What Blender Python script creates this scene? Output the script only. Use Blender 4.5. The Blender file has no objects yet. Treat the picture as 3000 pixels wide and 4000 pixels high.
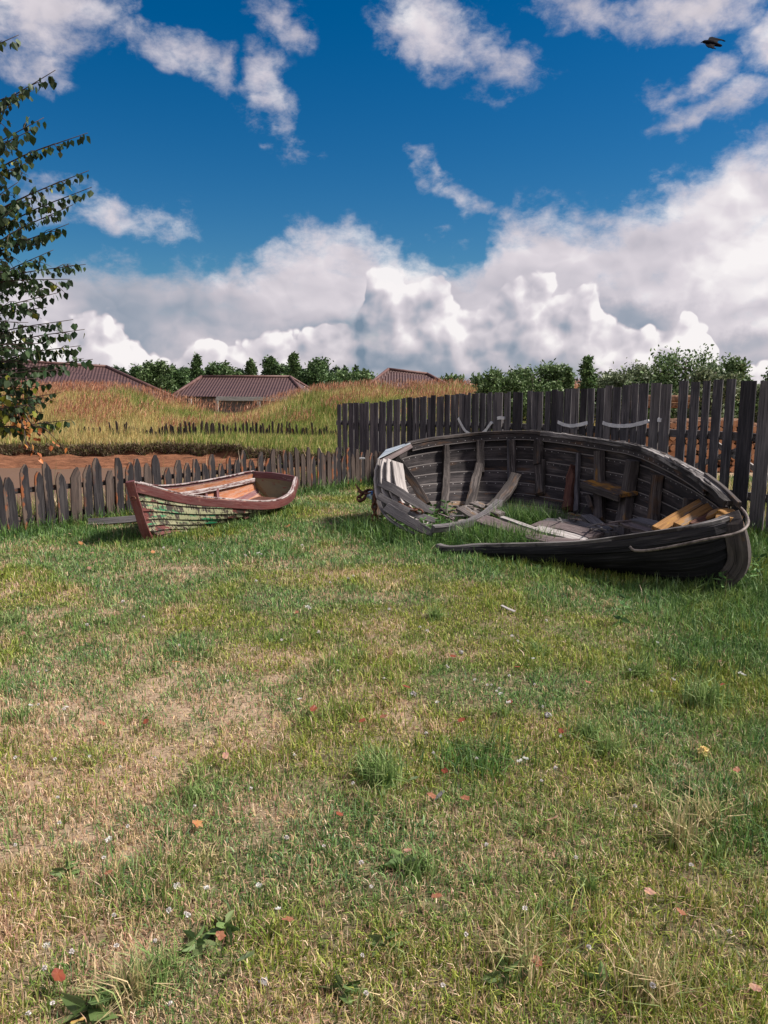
import bpy, math, random
import numpy as np
from mathutils import Vector, Matrix, noise as mnoise

random.seed(7)
RNG = np.random.default_rng(11)
SC = bpy.context.scene
COL = SC.collection

# ------------------------------------------------------------------ camera
PITCH = math.radians(9.46)
FPX = 3000.0
EYE = Vector((0, 0, 1.6))
cam_d = bpy.data.cameras.new('camera')
cam = bpy.data.objects.new('camera', cam_d)
COL.objects.link(cam)
cam.location = EYE
cam.rotation_euler = (math.pi / 2 - PITCH, 0, 0)
cam_d.sensor_fit = 'VERTICAL'
cam_d.sensor_height = 36.0
cam_d.lens = 27.0
cam_d.clip_start = 0.05
cam_d.clip_end = 6000
SC.camera = cam
SC.cycles.max_bounces = 4
SC.cycles.diffuse_bounces = 3
SC.cycles.transparent_max_bounces = 4
SC.cycles.sample_clamp_indirect = 4.0
SC.render.resolution_x = 768
SC.render.resolution_y = 1024
SC.view_settings.view_transform = 'Standard'
SC.view_settings.look = 'None'
SC.view_settings.exposure = 0.95
SC.view_settings.gamma = 1.0

CT, ST = math.cos(PITCH), math.sin(PITCH)


def raydir(u, v):
    dx = (u - 1500) / FPX
    dz = (2000 - v) / FPX
    return Vector((dx, CT + dz * ST, -ST + dz * CT))


def P(u, v, Y):
    """point of the place that lies at depth Y (metres along world y)"""
    d = raydir(u, v)
    return EYE + d * (Y / d.y)


def G(u, v, z=0.0):
    d = raydir(u, v)
    return EYE + d * ((z - EYE.z) / d.z)


def proj(p):
    q = p - EYE
    f = q.y * CT - q.z * ST
    up = q.y * ST + q.z * CT
    return (1500 + FPX * q.x / f, 2000 - FPX * up / f)


# ------------------------------------------------------------------ node helper
class NT:
    def __init__(self, tree):
        self.t = tree

    def n(self, typ, ins=None, **props):
        nd = self.t.nodes.new(typ)
        for k, v in props.items():
            setattr(nd, k, v)
        if ins:
            for k, v in ins.items():
                s = nd.inputs[k]
                if isinstance(v, bpy.types.NodeSocket):
                    self.t.links.new(v, s)
                elif s.type == 'RGBA' and len(v) == 3:
                    s.default_value = (v[0], v[1], v[2], 1)
                else:
                    s.default_value = v
        return nd

    def m(self, op, a, b=None, c=None, clamp=False):
        ins = {0: a}
        if b is not None:
            ins[1] = b
        if c is not None:
            ins[2] = c
        return self.n('ShaderNodeMath', ins, operation=op, use_clamp=clamp).outputs[0]

    def vm(self, op, a, b=None, out=0):
        ins = {0: a}
        if b is not None:
            ins[1] = b
        return self.n('ShaderNodeVectorMath', ins, operation=op).outputs[out]

    def noise(self, vec, scale, detail=4, rough=.55, dist=0.0, out='Fac', lac=2.0):
        nd = self.n('ShaderNodeTexNoise', {'Vector': vec, 'Scale': scale, 'Detail': detail, 'Roughness': rough, 'Distortion': dist, 'Lacunarity': lac})
        return nd.outputs[out]

    def mr(self, v, a, b, c=0.0, d=1.0, smooth=True):
        return self.n('ShaderNodeMapRange', {'Value': v, 'From Min': a, 'From Max': b, 'To Min': c, 'To Max': d},
                      interpolation_type='SMOOTHSTEP' if smooth else 'LINEAR').outputs[0]

    def mix(self, f, a, b, blend='MIX'):
        nd = self.n('ShaderNodeMix', None, data_type='RGBA', blend_type=blend, clamp_factor=True)
        for i, v in ((0, f), (6, a), (7, b)):
            s = nd.inputs[i]
            if isinstance(v, bpy.types.NodeSocket):
                self.t.links.new(v, s)
            elif i == 0:
                s.default_value = v
            else:
                s.default_value = (v[0], v[1], v[2], 1)
        return nd.outputs[2]

    def ramp(self, f, stops, interp='LINEAR'):
        nd = self.n('ShaderNodeValToRGB', {0: f})
        cr = nd.color_ramp
        cr.interpolation = interp
        while len(cr.elements) < len(stops):
            cr.elements.new(.5)
        for e, (p, c) in zip(cr.elements, stops):
            e.position = p
            e.color = (c[0], c[1], c[2], 1)
        return nd.outputs[0]


# ------------------------------------------------------------------ sun and sky
SUN_DIR = Vector((0.83, 0.0, 0.0)).normalized()
SUN_EL = math.radians(47)
SUN_VEC = Vector((SUN_DIR.x * math.cos(SUN_EL), SUN_DIR.y * math.cos(SUN_EL), math.sin(SUN_EL)))
sun_d = bpy.data.lights.new('sun', 'SUN')
sun_d.energy = 4.3
sun_d.angle = math.radians(7)
sun_d.color = (1.0, 0.93, 0.84)
sun = bpy.data.objects.new('sun', sun_d)
COL.objects.link(sun)
sun.rotation_euler = SUN_VEC.to_track_quat('Z', 'Y').to_euler()

world = bpy.data.worlds.new('World')
SC.world = world
world.use_nodes = True
world.node_tree.nodes.clear()
world.cycles.sampling_method = 'MANUAL'
world.cycles.sample_map_resolution = 512


def azel(u, v):
    d = raydir(u, v).normalized()
    return math.atan2(d.x, d.y), math.asin(d.z)


def sky_groups():
    # cover(vec): how much cloud lies in a direction;   relief(vec): billows of the cloud bank
    g = bpy.data.node_groups.new('cloud_cover', 'ShaderNodeTree')
    g.interface.new_socket('Vector', in_out='INPUT', socket_type='NodeSocketVector')
    g.interface.new_socket('Cover', in_out='OUTPUT', socket_type='NodeSocketFloat')
    n = NT(g)
    gi = n.n('NodeGroupInput')
    go = n.n('NodeGroupOutput')
    vec = gi.outputs[0]
    sep = n.n('ShaderNodeSeparateXYZ', {0: vec})
    w1 = n.vm('SUBTRACT', n.noise(vec, 5.0, 1, .5, out='Color'), (.5, .5, .5))
    w2 = n.vm('SUBTRACT', n.noise(vec, 19.0, 3, .6, out='Color'), (.5, .5, .5))
    warp = n.vm('ADD', n.vm('MULTIPLY', w1, (.16, .10, 0)), n.vm('MULTIPLY', w2, (.075, .045, 0)))
    az = n.m('ARCTAN2', sep.outputs[0], sep.outputs[1])
    el = n.m('ARCSINE', sep.outputs[2])
    ae = n.n('ShaderNodeCombineXYZ', {0: az, 1: el}).outputs[0]
    ae = n.vm('ADD', ae, warp)
    s2 = n.n('ShaderNodeSeparateXYZ', {0: ae})
    # top line of the low bank
    pts = [(-200, 1120), (60, 1160), (230, 1200), (330, 1040), (480, 990), (700, 1010), (960, 1000), (1090, 930), (1300, 915),
           (1500, 905), (1750, 930), (1900, 950), (1985, 800), (2100, 745), (2350, 725), (2600, 640), (2900, 585), (3200, 560)]
    lo, hi = -1.0, 1.0
    emax = .6
    fc = n.n('ShaderNodeFloatCurve', {0: 1.0, 1: n.mr(s2.outputs[0], lo, hi, 0, 1, False)})
    c = fc.mapping.curves[0]
    xs = []
    for (u, v) in pts:
        a, e = azel(u, v)
        xs.append(((a - lo) / (hi - lo), e / emax))
    allp = [(0, .35), (.12, .45)] + [p for p in xs if .15 < p[0] < .85] + [(.9, .6), (1, .4)]
    allp.sort()
    while len(c.points) < len(allp):
        c.points.new(.5, .5)
    for p, q in zip(c.points, allp):
        p.location = q
        p.handle_type = 'AUTO'
    fc.mapping.update()
    top = n.m('MULTIPLY', fc.outputs[0], emax)
    cov = n.mr(n.m('SUBTRACT', top, s2.outputs[1]), -.022, .060, 0.0, 1.3, False)
    # separate clouds higher up: centre u, v, radii, turn
    blobs = [(150, 40, 420, 130, 0, .9), (40, 235, 220, 75, 0, .75), (600, 235, 300, 75, -14, .72), (820, 320, 160, 60, -25, .65),
             (1080, 440, 250, 120, -48, .74), (1050, 150, 190, 75, -12, .72), (1800, 190, 330, 170, -14, .95),
             (1950, 300, 230, 90, 0, .8), (1720, 20, 260, 90, 0, .8), (2600, 40, 520, 105, -6, .9), (2960, 230, 160, 130, 20, .8),
             (2680, 360, 220, 75, 8, .75), (2780, 450, 290, 70, 4, .8), (470, 800, 330, 95, -14, .78), (130, 730, 240, 90, 0, .72),
             (1640, 700, 120, 50, -38, .7), (1800, 765, 230, 60, -12, .8), (1850, 900, 120, 30, 0, .45), (-500, 500, 420, 240, 0, .9), (3500, 300, 420, 200, 0, .9)]
    for (u, v, ru, rv, rot, amp) in blobs:
        a, e = azel(u, v)
        a2 = azel(u + 10, v)[0] - a
        mp = n.n('ShaderNodeMapping', {'Vector': ae, 'Location': (a, e, 0), 'Rotation': (0, 0, math.radians(rot)),
                                       'Scale': (ru * a2 / 10, rv / FPX, 1)}, vector_type='TEXTURE')
        ln = n.vm('LENGTH', mp.outputs[0], out=1)
        cov = n.m('MAXIMUM', cov, n.mr(ln, 1.25, .15, 0, amp, False))
    # unseen cloud added behind and beside, for warmer, less blue ambient light
    cov = n.m('MAXIMUM', cov, n.m('MULTIPLY', n.mr(n.m('ABSOLUTE', az), .75, 1.1), .85))
    cov = n.m('MAXIMUM', cov, n.mr(el, .16, .10, 0, 1.3))
    # eat away the edges with finer noise
    sv = n.vm('MULTIPLY', vec, (1, 1, 1.7))
    f = n.m('ADD', n.m('MULTIPLY', n.noise(sv, 7.5, 9, .68), .72), n.m('MULTIPLY', n.noise(n.vm('ADD', sv, n.vm('MULTIPLY', w2, (.06, .06, .06))), 30, 5, .65), .28))
    d = n.m('ADD', cov, n.m('MULTIPLY', n.m('SUBTRACT', f, .51), 2.7))
    cov_out = None
    g.links.new(n.m('MULTIPLY', n.mr(d, .20, 1.15, 0, 1, True), n.mr(cov, .02, .2, 0, 1)), go.inputs[0])

    h = bpy.data.node_groups.new('cloud_relief', 'ShaderNodeTree')
    h.interface.new_socket('Vector', in_out='INPUT', socket_type='NodeSocketVector')
    h.interface.new_socket('Height', in_out='OUTPUT', socket_type='NodeSocketFloat')
    n = NT(h)
    gi = n.n('NodeGroupInput')
    go = n.n('NodeGroupOutput')
    v = n.vm('MULTIPLY', gi.outputs[0], (1, 1, 1.35))
    wv = n.vm('MULTIPLY', n.vm('SUBTRACT', n.noise(v, 12, 2, .55, out='Color'), (.5, .5, .5)), (.10, .10, .10))
    v = n.vm('ADD', v, wv)
    tot = None
    for sc_, am in ((7, .50), (17, .36), (40, .20)):
        vo = n.n('ShaderNodeTexVoronoi', {'Vector': v, 'Scale': sc_}, feature='F1').outputs[0]
        vo = n.m('MULTIPLY', vo, vo)
        b = n.m('MULTIPLY', n.m('SUBTRACT', 1.0, vo), am)
        tot = b if tot is None else n.m('ADD', tot, b)
    h.links.new(tot, go.inputs[0])
    # heap clouds standing in front of the bank
    t = bpy.data.node_groups.new('cloud_towers', 'ShaderNodeTree')
    t.interface.new_socket('Vector', in_out='INPUT', socket_type='NodeSocketVector')
    t.interface.new_socket('Depth', in_out='OUTPUT', socket_type='NodeSocketFloat')
    n = NT(t)
    gi = n.n('NodeGroupInput')
    go = n.n('NodeGroupOutput')
    vec = gi.outputs[0]
    sep = n.n('ShaderNodeSeparateXYZ', {0: vec})
    wv = n.vm('MULTIPLY', n.vm('SUBTRACT', n.noise(vec, 14, 3, .6, out='Color'), (.5, .5, .5)), (.045, .03, .03))
    az = n.m('ARCTAN2', sep.outputs[0], sep.outputs[1])
    el = n.m('ARCSINE', sep.outputs[2])
    ae = n.vm('ADD', n.n('ShaderNodeCombineXYZ', {0: az, 1: el}).outputs[0], wv)
    s2 = n.n('ShaderNodeSeparateXYZ', {0: ae})
    pts = [(-900, 1250), (-300, 1180), (0, 1200), (200, 1290), (300, 1265), (370, 1185), (450, 1260), (620, 1340), (800, 1330), (1000, 1290), (1200, 1260), (1300, 1190), (1390, 1140), (1440, 1035), (1500, 1000), (1560, 1030),
           (1620, 1095), (1700, 1060), (1780, 1085), (1850, 1190), (1930, 1130), (2060, 1070), (2150, 1100), (2210, 1130), (2300, 1060), (2360, 1130), (2440, 1230), (2550, 1290), (2690, 1225), (2780, 1260), (2850, 1350), (3000, 1370), (3400, 1250), (4000, 1200)]
    lo, hi, emax = -.8, .8, .3
    fc = n.n('ShaderNodeFloatCurve', {0: 1.0, 1: n.mr(s2.outputs[0], lo, hi, 0, 1, False)})
    c = fc.mapping.curves[0]
    allp = sorted(((azel(u, v)[0] - lo) / (hi - lo), azel(u, v)[1] / emax) for u, v in pts)
    allp = [(0, .4)] + [p for p in allp if .02 < p[0] < .98] + [(1, .4)]
    while len(c.points) < len(allp):
        c.points.new(.5, .5)
    for p, q in zip(c.points, allp):
        p.location = q
        p.handle_type = 'AUTO'
    fc.mapping.update()
    vv = n.vm('ADD', vec, wv)
    b1 = n.n('ShaderNodeTexVoronoi', {'Vector': vv, 'Scale': 24}, feature='F1').outputs[0]
    b2 = n.n('ShaderNodeTexVoronoi', {'Vector': vv, 'Scale': 62}, feature='F1').outputs[0]
    lump = n.m('ADD', n.m('MULTIPLY', n.m('SUBTRACT', .42, b1), .045), n.m('MULTIPLY', n.m('SUBTRACT', .42, b2), .017))
    dep = n.m('ADD', n.m('SUBTRACT', n.m('MULTIPLY', fc.outputs[0], emax), s2.outputs[1]), lump)
    t.links.new(dep, go.inputs[0])
    return g, h, t


def build_world():
    g, h, tw = sky_groups()
    n = NT(world.node_tree)
    tc = n.n('ShaderNodeTexCoord')
    vec = tc.outputs['Generated']
    vec = n.vm('NORMALIZE', vec)
    sky = n.n('ShaderNodeTexSky', sky_type='NISHITA', sun_disc=False, sun_elevation=SUN_EL,
              sun_rotation=math.atan2(SUN_DIR.x, SUN_DIR.y), air_density=1.0, dust_density=.4, ozone_density=2.5, altitude=0)
    hsv = n.n('ShaderNodeHueSaturation', {'Hue': .497, 'Saturation': 1.52, 'Value': .66, 'Color': sky.outputs[0]})
    skyc = n.mix(1.0, hsv.outputs[0], (.70, .90, 1.0), 'MULTIPLY')

    def grp(tree, v):
        nd = n.n('ShaderNodeGroup', node_tree=tree)
        world.node_tree.links.new(v, nd.inputs[0])
        return nd.outputs[0]
    cov = grp(g, vec)
    h0 = grp(h, vec)
    h1 = grp(h, n.vm('ADD', vec, (.014, 0, .022)))
    relief = n.m('SUBTRACT', h0, h1)
    big = n.noise(n.vm('MULTIPLY', vec, (1, 1, 2.6)), 3.6, 4, .5)
    elv = n.n('ShaderNodeSeparateXYZ', {0: vec}).outputs[2]
    lit = n.m('ADD', n.m('MULTIPLY', relief, .50), n.m('MULTIPLY', n.m('SUBTRACT', big, .5), 1.15))
    lit = n.m('ADD', lit, n.m('MULTIPLY', n.m('SUBTRACT', cov, 1.0), -.15))
    lit = n.m('ADD', lit, n.mr(elv, .0, .14, -.10, .22))
    # thick towers, bright crowns
    sp = n.n('ShaderNodeSeparateXYZ', {0: vec})
    ae = n.n('ShaderNodeCombineXYZ', {0: n.m('ARCTAN2', sp.outputs[0], sp.outputs[1]), 1: n.m('ARCSINE', sp.outputs[2])}).outputs[0]
    wob = n.vm('MULTIPLY', n.vm('SUBTRACT', n.noise(vec, 16, 5, .6, out='Color'), (.5, .5, .5)), (.09, .09, 0))
    ae = n.vm('ADD', ae, wob)
    for (u, v_, ru, rv, amp) in [(900, 1090, 120, 40, .15), (2900, 1080, 200, 180, .2),
                                 (620, 1180, 420, 170, -.24), (1200, 1340, 330, 90, -.2), (1850, 1420, 700, 60, -.38), (2500, 1230, 200, 70, -.3), (2950, 1380, 350, 60, -.25), (1400, 1060, 100, 120, -.15)]:
        a, e = azel(u, v_)
        mp = n.n('ShaderNodeMapping', {'Vector': ae, 'Location': (a, e, 0), 'Scale': (ru / FPX, rv / FPX, 1)}, vector_type='TEXTURE')
        lit = n.m('ADD', lit, n.mr(n.vm('LENGTH', mp.outputs[0], out=1), 1.25, .3, 0, amp))
    dep = grp(tw, vec)
    dep2 = grp(tw, n.vm('ADD', vec, (.010, 0, .011)))
    tmask = n.m('MULTIPLY', n.mr(dep, -.001, .007), n.mr(dep, .15, .05))
    tl = n.m('ADD', n.m('MULTIPLY', n.m('SUBTRACT', dep, dep2), 17), n.mr(dep, .0, .10, .20, -.24, False))
    tl = n.m('ADD', tl, n.m('MULTIPLY', n.m('SUBTRACT', big, .5), 1.1))
    tl = n.m('ADD', tl, n.m('MULTIPLY', relief, .6))
    lit = n.m('ADD', n.m('MULTIPLY', lit, n.m('SUBTRACT', 1.0, tmask)), n.m('MULTIPLY', tl, tmask))
    cov = n.m('MAXIMUM', cov, n.m('MULTIPLY', tmask, .98))
    cloudc = n.ramp(n.m('ADD', lit, .5, clamp=True), [(0.0, (.17, .23, .31)), (.28, (.31, .34, .41)), (.55, (.50, .47, .52)), (.8, (.66, .61, .65)), (1.0, (.86, .82, .82))])
    # thin cloud shows sky through; below the horizon: dull ground tone
    alpha = n.m('MULTIPLY', cov, .97)
    cl10 = n.vm('SCALE', cloudc)
    cl10.node.inputs['Scale'].default_value = 9.6
    col = n.mix(alpha, skyc, cl10)
    bg = n.n('ShaderNodeBackground', {'Color': col, 'Strength': .0605})
    out = n.n('ShaderNodeOutputWorld')
    world.node_tree.links.new(bg.outputs[0], out.inputs[0])


build_world()


# ------------------------------------------------------------------ numpy noise
def _hash(ix, iy, seed):
    h = (ix.astype(np.int64) * 374761393 + iy.astype(np.int64) * 668265263 + seed * 974711) & 0x7fffffff
    h = ((h ^ (h >> 13)) * 1274126177) & 0x7fffffff
    return ((h ^ (h >> 16)) & 0xffff) / 65535.0


def vnoise(x, y, seed=0):
    x = np.asarray(x, float)
    y = np.asarray(y, float)
    ix, iy = np.floor(x), np.floor(y)
    fx, fy = x - ix, y - iy
    fx = fx * fx * (3 - 2 * fx)
    fy = fy * fy * (3 - 2 * fy)
    a = _hash(ix, iy, seed)
    b = _hash(ix + 1, iy, seed)
    c = _hash(ix, iy + 1, seed)
    d = _hash(ix + 1, iy + 1, seed)
    return (a * (1 - fx) + b * fx) * (1 - fy) + (c * (1 - fx) + d * fx) * fy


def fbm(x, y, seed=0, oct=4):
    t = 0
    a = .5
    s = 0
    for i in range(oct):
        t = t + a * vnoise(x * 2 ** i, y * 2 ** i, seed + i * 17)
        s += a
        a *= .5
    return t / s


def sstep(x, a, b):
    t = np.clip((x - a) / (b - a), 0, 1)
    return t * t * (3 - 2 * t)


# ------------------------------------------------------------------ terrain
# short picket fence runs from FA to FB, everything beyond it falls to the ditch
FA = np.array([-5.6, 6.15])
FB = np.array([0.25, 12.9])


def ridge(x):
    # height of the grass bank behind the ditch
    r = .98 + .25 * (fbm(x * .25 + 5, x * 0, 3, 3) - .5)
    r = r - 1.0 * np.exp(-((x + 7.3) / np.where(x < -7.3, 4.0, 2.9)) ** 2)
    r = r - .95 * sstep(x, 9, 16)
    return r


def bank_y(x):
    return 26.4 - 4.2 * sstep(x, -6.5, -1.2) + .9 * (fbm(x * .8, x * 0 + 2, 9, 3) - .5)


def height(x, y):
    x = np.asarray(x, float)
    y = np.asarray(y, float)
    base = .03 * (fbm(x * .9, y * .9, 1, 3) - .5)
    d = FB - FA
    L = np.hypot(*d)
    nrm = np.array([-d[1], d[0]]) / L
    q = (x - FA[0]) * nrm[0] + (y - FA[1]) * nrm[1]
    lat = 1 - sstep(x, -1.0, .6)
    by = bank_y(x)
    # fall behind the pickets
    fall = -1.12 * sstep(q, .5, 3.2) * lat
    toe = by - 3.6
    slope = sstep(y, toe, by - .35)
    low = fall * (1 - slope) + (-.80 * slope) * lat + .06 * (fbm(x * 1.3, y * 2.6, 4, 4) - .5) * sstep(q, 1, 3)
    sod = sstep(y, by - .12, by + .05)
    up = -.46 * lat
    z = low * (1 - sod) + up * sod
    R = ridge(x)
    z = z + (R - up) * sstep(y, 29.3, 36.5) * (1 - .0) - (R + 1.0) * sstep(y, 38, 43)
    z = z + 1.0 * sstep(y, 90, 200)
    # ground sinks gently towards the far end of the tall fence
    z = z - .22 * sstep(y, 9.5, 15) * (1 - sstep(y, 20, 28)) * sstep(x, -1.0, .6) * (1 - sstep(x, 3.0, 6.0))
    z = z + base
    return z


def hz(x, y):
    return float(height(np.array([x]), np.array([y]))[0])


def new_mesh(name, V, faces_flat, loop_starts, mats, parent=None, attrs=None, smooth=False, matidx=None):
    me = bpy.data.meshes.new(name)
    nv = len(V)
    me.vertices.add(nv)
    me.vertices.foreach_set('co', np.asarray(V, np.float32).ravel())
    me.loops.add(len(faces_flat))
    me.polygons.add(len(loop_starts))
    me.polygons.foreach_set('loop_start', np.asarray(loop_starts, np.int32))
    me.loops.foreach_set('vertex_index', np.asarray(faces_flat, np.int32))
    if matidx is not None:
        me.polygons.foreach_set('material_index', np.asarray(matidx, np.int32))
    me.polygons.foreach_set('use_smooth', np.full(len(loop_starts), smooth))
    if attrs:
        for an, (ty, arr) in attrs.items():
            a = me.attributes.new(an, ty, 'POINT')
            key = 'color' if ty == 'FLOAT_COLOR' else ('vector' if ty == 'FLOAT_VECTOR' else 'value')
            a.data.foreach_set(key, np.asarray(arr, np.float32).ravel())
    for m in (mats if isinstance(mats, (list, tuple)) else [mats]):
        me.materials.append(m)
    me.update()
    me.validate(clean_customdata=False)
    ob = bpy.data.objects.new(name, me)
    COL.objects.link(ob)
    if parent is not None:
        ob.parent = parent
        ob.matrix_parent_inverse = Matrix.Translation(-parent.location)
    return ob


def tag(o, label=None, cat=None, group=None, kind=None):
    if label:
        o['label'] = label
    if cat:
        o['category'] = cat
    if group:
        o['group'] = group
    if kind:
        o['kind'] = kind
    return o


def empty(name, loc, label, cat, group=None, kind=None):
    o = bpy.data.objects.new(name, None)
    o.empty_display_size = .1
    COL.objects.link(o)
    o.location = loc
    return tag(o, label, cat, group, kind)


# ------------------------------------------------------------------ materials
def mat(name):
    m = bpy.data.materials.new(name)
    m.use_nodes = True
    m.node_tree.nodes.clear()
    return m, NT(m.node_tree)


def finish(m, n, color, rough=.8, bump=None, bstr=.4, bdist=.01, spec=.3, translucent=0.0, metallic=0.0, alpha=None):
    ins = {'Base Color': color, 'Roughness': rough, 'Specular IOR Level': spec, 'Metallic': metallic}
    if bump is not None:
        ins['Normal'] = n.n('ShaderNodeBump', {'Height': bump, 'Strength': bstr, 'Distance': bdist}).outputs[0]
    b = n.n('ShaderNodeBsdfPrincipled', ins)
    o = n.n('ShaderNodeOutputMaterial')
    s = b.outputs[0]
    if translucent:
        t = n.n('ShaderNodeBsdfTranslucent', {'Color': color})
        s = n.n('ShaderNodeMixShader', {0: translucent, 1: b.outputs[0], 2: t.outputs[0]}).outputs[0]
    m.node_tree.links.new(s, o.inputs[0])
    return m


def attr(n, name, out='Vector'):
    return n.n('ShaderNodeAttribute', attribute_name=name).outputs[out]


def wood(name, dark, mid, light, accent=None, acc=(.6, .7), grain=1.0, rough=.85, nails=False, edge=None, lich=None, lichr=(.6, .72), bstr=.6, crack=.9, gamp=1.0):
    """weathered wood; attribute gr = (metres along the grain, metres across, depth + seed)"""
    m, n = mat(name)
    g = attr(n, 'gr')
    v1 = n.vm('MULTIPLY', g, (3.0 * grain, 55 * grain, 30))
    f = n.noise(v1, 1.0, 6, .6, .6)
    v2 = n.vm('MULTIPLY', g, (1.6, 7, 5))
    p = n.noise(v2, 1.0, 4, .6)
    v3 = n.vm('MULTIPLY', g, (1.1, 95 * grain, 60))
    cr = n.mr(n.noise(v3, 1.0, 3, .6, .8), .34, .42, 1, 0)
    base = n.ramp(n.m('ADD', n.m('MULTIPLY', f, .62 * gamp), n.m('MULTIPLY', p, 1 - .62 * gamp)), [(.28, dark), (.5, mid), (.70, light)])
    if accent:
        a = n.noise(n.vm('MULTIPLY', g, (2.2, 11, 3)), 1.0, 5, .65)
        base = n.mix(n.mr(a, acc[0], acc[1]), base, accent)
    if lich:
        a = n.noise(n.vm('MULTIPLY', g, (6, 14, 3)), 1.0, 6, .7)
        base = n.mix(n.mr(a, lichr[0], lichr[1]), base, lich)
    base = n.mix(n.m('MULTIPLY', cr, crack * gamp), base, (dark[0] * .35, dark[1] * .35, dark[2] * .35))
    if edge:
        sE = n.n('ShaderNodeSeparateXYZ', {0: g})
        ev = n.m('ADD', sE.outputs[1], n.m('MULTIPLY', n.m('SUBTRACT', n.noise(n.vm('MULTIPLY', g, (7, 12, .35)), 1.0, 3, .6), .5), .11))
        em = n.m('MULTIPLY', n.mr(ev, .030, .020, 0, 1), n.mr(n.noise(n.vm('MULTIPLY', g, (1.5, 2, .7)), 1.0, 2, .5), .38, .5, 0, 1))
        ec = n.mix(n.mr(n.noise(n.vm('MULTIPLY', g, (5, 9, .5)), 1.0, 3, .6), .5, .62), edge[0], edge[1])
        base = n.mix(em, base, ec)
    if nails:
        s = n.n('ShaderNodeSeparateXYZ', {0: g})
        fx = n.m('MULTIPLY', n.m('SUBTRACT', n.m('FRACT', n.m('DIVIDE', s.outputs[0], .105)), .5), .105)
        fy = n.m('SUBTRACT', s.outputs[1], .030)
        dd = n.m('SQRT', n.m('ADD', n.m('MULTIPLY', fx, fx), n.m('MULTIPLY', fy, fy)))
        base = n.mix(n.m('MULTIPLY', n.mr(s.outputs[1], .016, .008), .75), base, (.19, .17, .165))
        nm = n.m('MULTIPLY', n.mr(dd, .0065, .004, 0, 1), n.mr(p, .42, .5, 0, .8))
        base = n.mix(nm, base, (.48, .46, .46))
    hgt = n.m('SUBTRACT', f, n.m('MULTIPLY', cr, .7))
    return finish(m, n, base, rough, hgt, bstr, .006, .25)


def attrcol(name, attrn='col', rough=.7, translucent=.0, spec=.2, var=0.0):
    m, n = mat(name)
    c = attr(n, attrn, 'Color')
    return finish(m, n, c, rough, translucent=translucent, spec=spec)


M = {}
M['board'] = wood('weathered_board', (.016, .016, .019), (.064, .060, .068), (.20, .18, .185), (.15, .085, .065), (.66, .80))
M['board_grey'] = wood('grey_board', (.035, .034, .038), (.115, .105, .11), (.24, .215, .21), (.19, .11, .08), (.62, .76))
M['board_black'] = wood('blackened_board', (.009, .009, .012), (.028, .026, .031), (.085, .076, .082), (.07, .04, .035), (.68, .80))
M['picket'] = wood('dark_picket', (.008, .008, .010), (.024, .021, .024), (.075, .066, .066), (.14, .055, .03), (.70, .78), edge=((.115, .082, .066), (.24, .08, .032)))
M['picket_brown'] = wood('brown_picket', (.02, .016, .016), (.068, .05, .044), (.16, .12, .10), (.24, .075, .03), (.60, .74))
M['hull_in'] = wood('dark_planking', (.007, .006, .007), (.027, .023, .025), (.115, .098, .097), (.075, .043, .028), (.56, .70), nails=True, gamp=.5)
M['hull_low'] = wood('stained_bilge_planking', (.03, .025, .026), (.11, .092, .088), (.30, .265, .25), (.20, .11, .035), (.50, .66), nails=True, lich=(.30, .27, .20), lichr=(.66, .74))
M['hull_out'] = wood('black_planking', (.002, .002, .003), (.007, .007, .008), (.034, .032, .034), crack=1.0)  # near-black outer planking with faint lighter grain
M['timber'] = wood('grey_timber', (.010, .009, .009), (.042, .035, .034), (.17, .145, .135), (.10, .058, .035), (.54, .70), bstr=.9)
M['timber_lichen'] = wood('lichened_timber', (.02, .017, .018), (.055, .046, .045), (.14, .12, .11), (.20, .10, .025), (.57, .70))
M['timber_ochre'] = wood('ochre_timber', (.07, .036, .016), (.23, .115, .038), (.36, .21, .09), (.17, .14, .12), (.50, .64), lich=(.30, .16, .03), lichr=(.52, .66), bstr=1.0)
M['timber_pale'] = wood('bleached_timber', (.09, .08, .082), (.34, .31, .30), (.52, .48, .47), (.13, .11, .11), (.62, .74))
M['timber_grey2'] = wood('ash_grey_timber', (.035, .032, .036), (.10, .092, .097), (.22, .205, .205), (.07, .06, .06), (.60, .76))
M['timber_pink'] = wood('pinkish_timber', (.045, .035, .037), (.12, .092, .092), (.23, .19, .185), (.10, .075, .07), (.60, .76))
M['rotten'] = wood('rotten_rail', (.016, .014, .015), (.11, .10, .10), (.42, .39, .38), (.03, .026, .026), (.50, .58), grain=.5, bstr=1.0)
M['seat_lichen'] = wood('orange_lichened_seat', (.02, .016, .015), (.07, .05, .04), (.16, .12, .10), (.30, .14, .02), (.44, .56))
M['redwood'] = wood('rotten_red_wood', (.02, .01, .01), (.075, .03, .022), (.15, .075, .05), crack=1.0)


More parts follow.
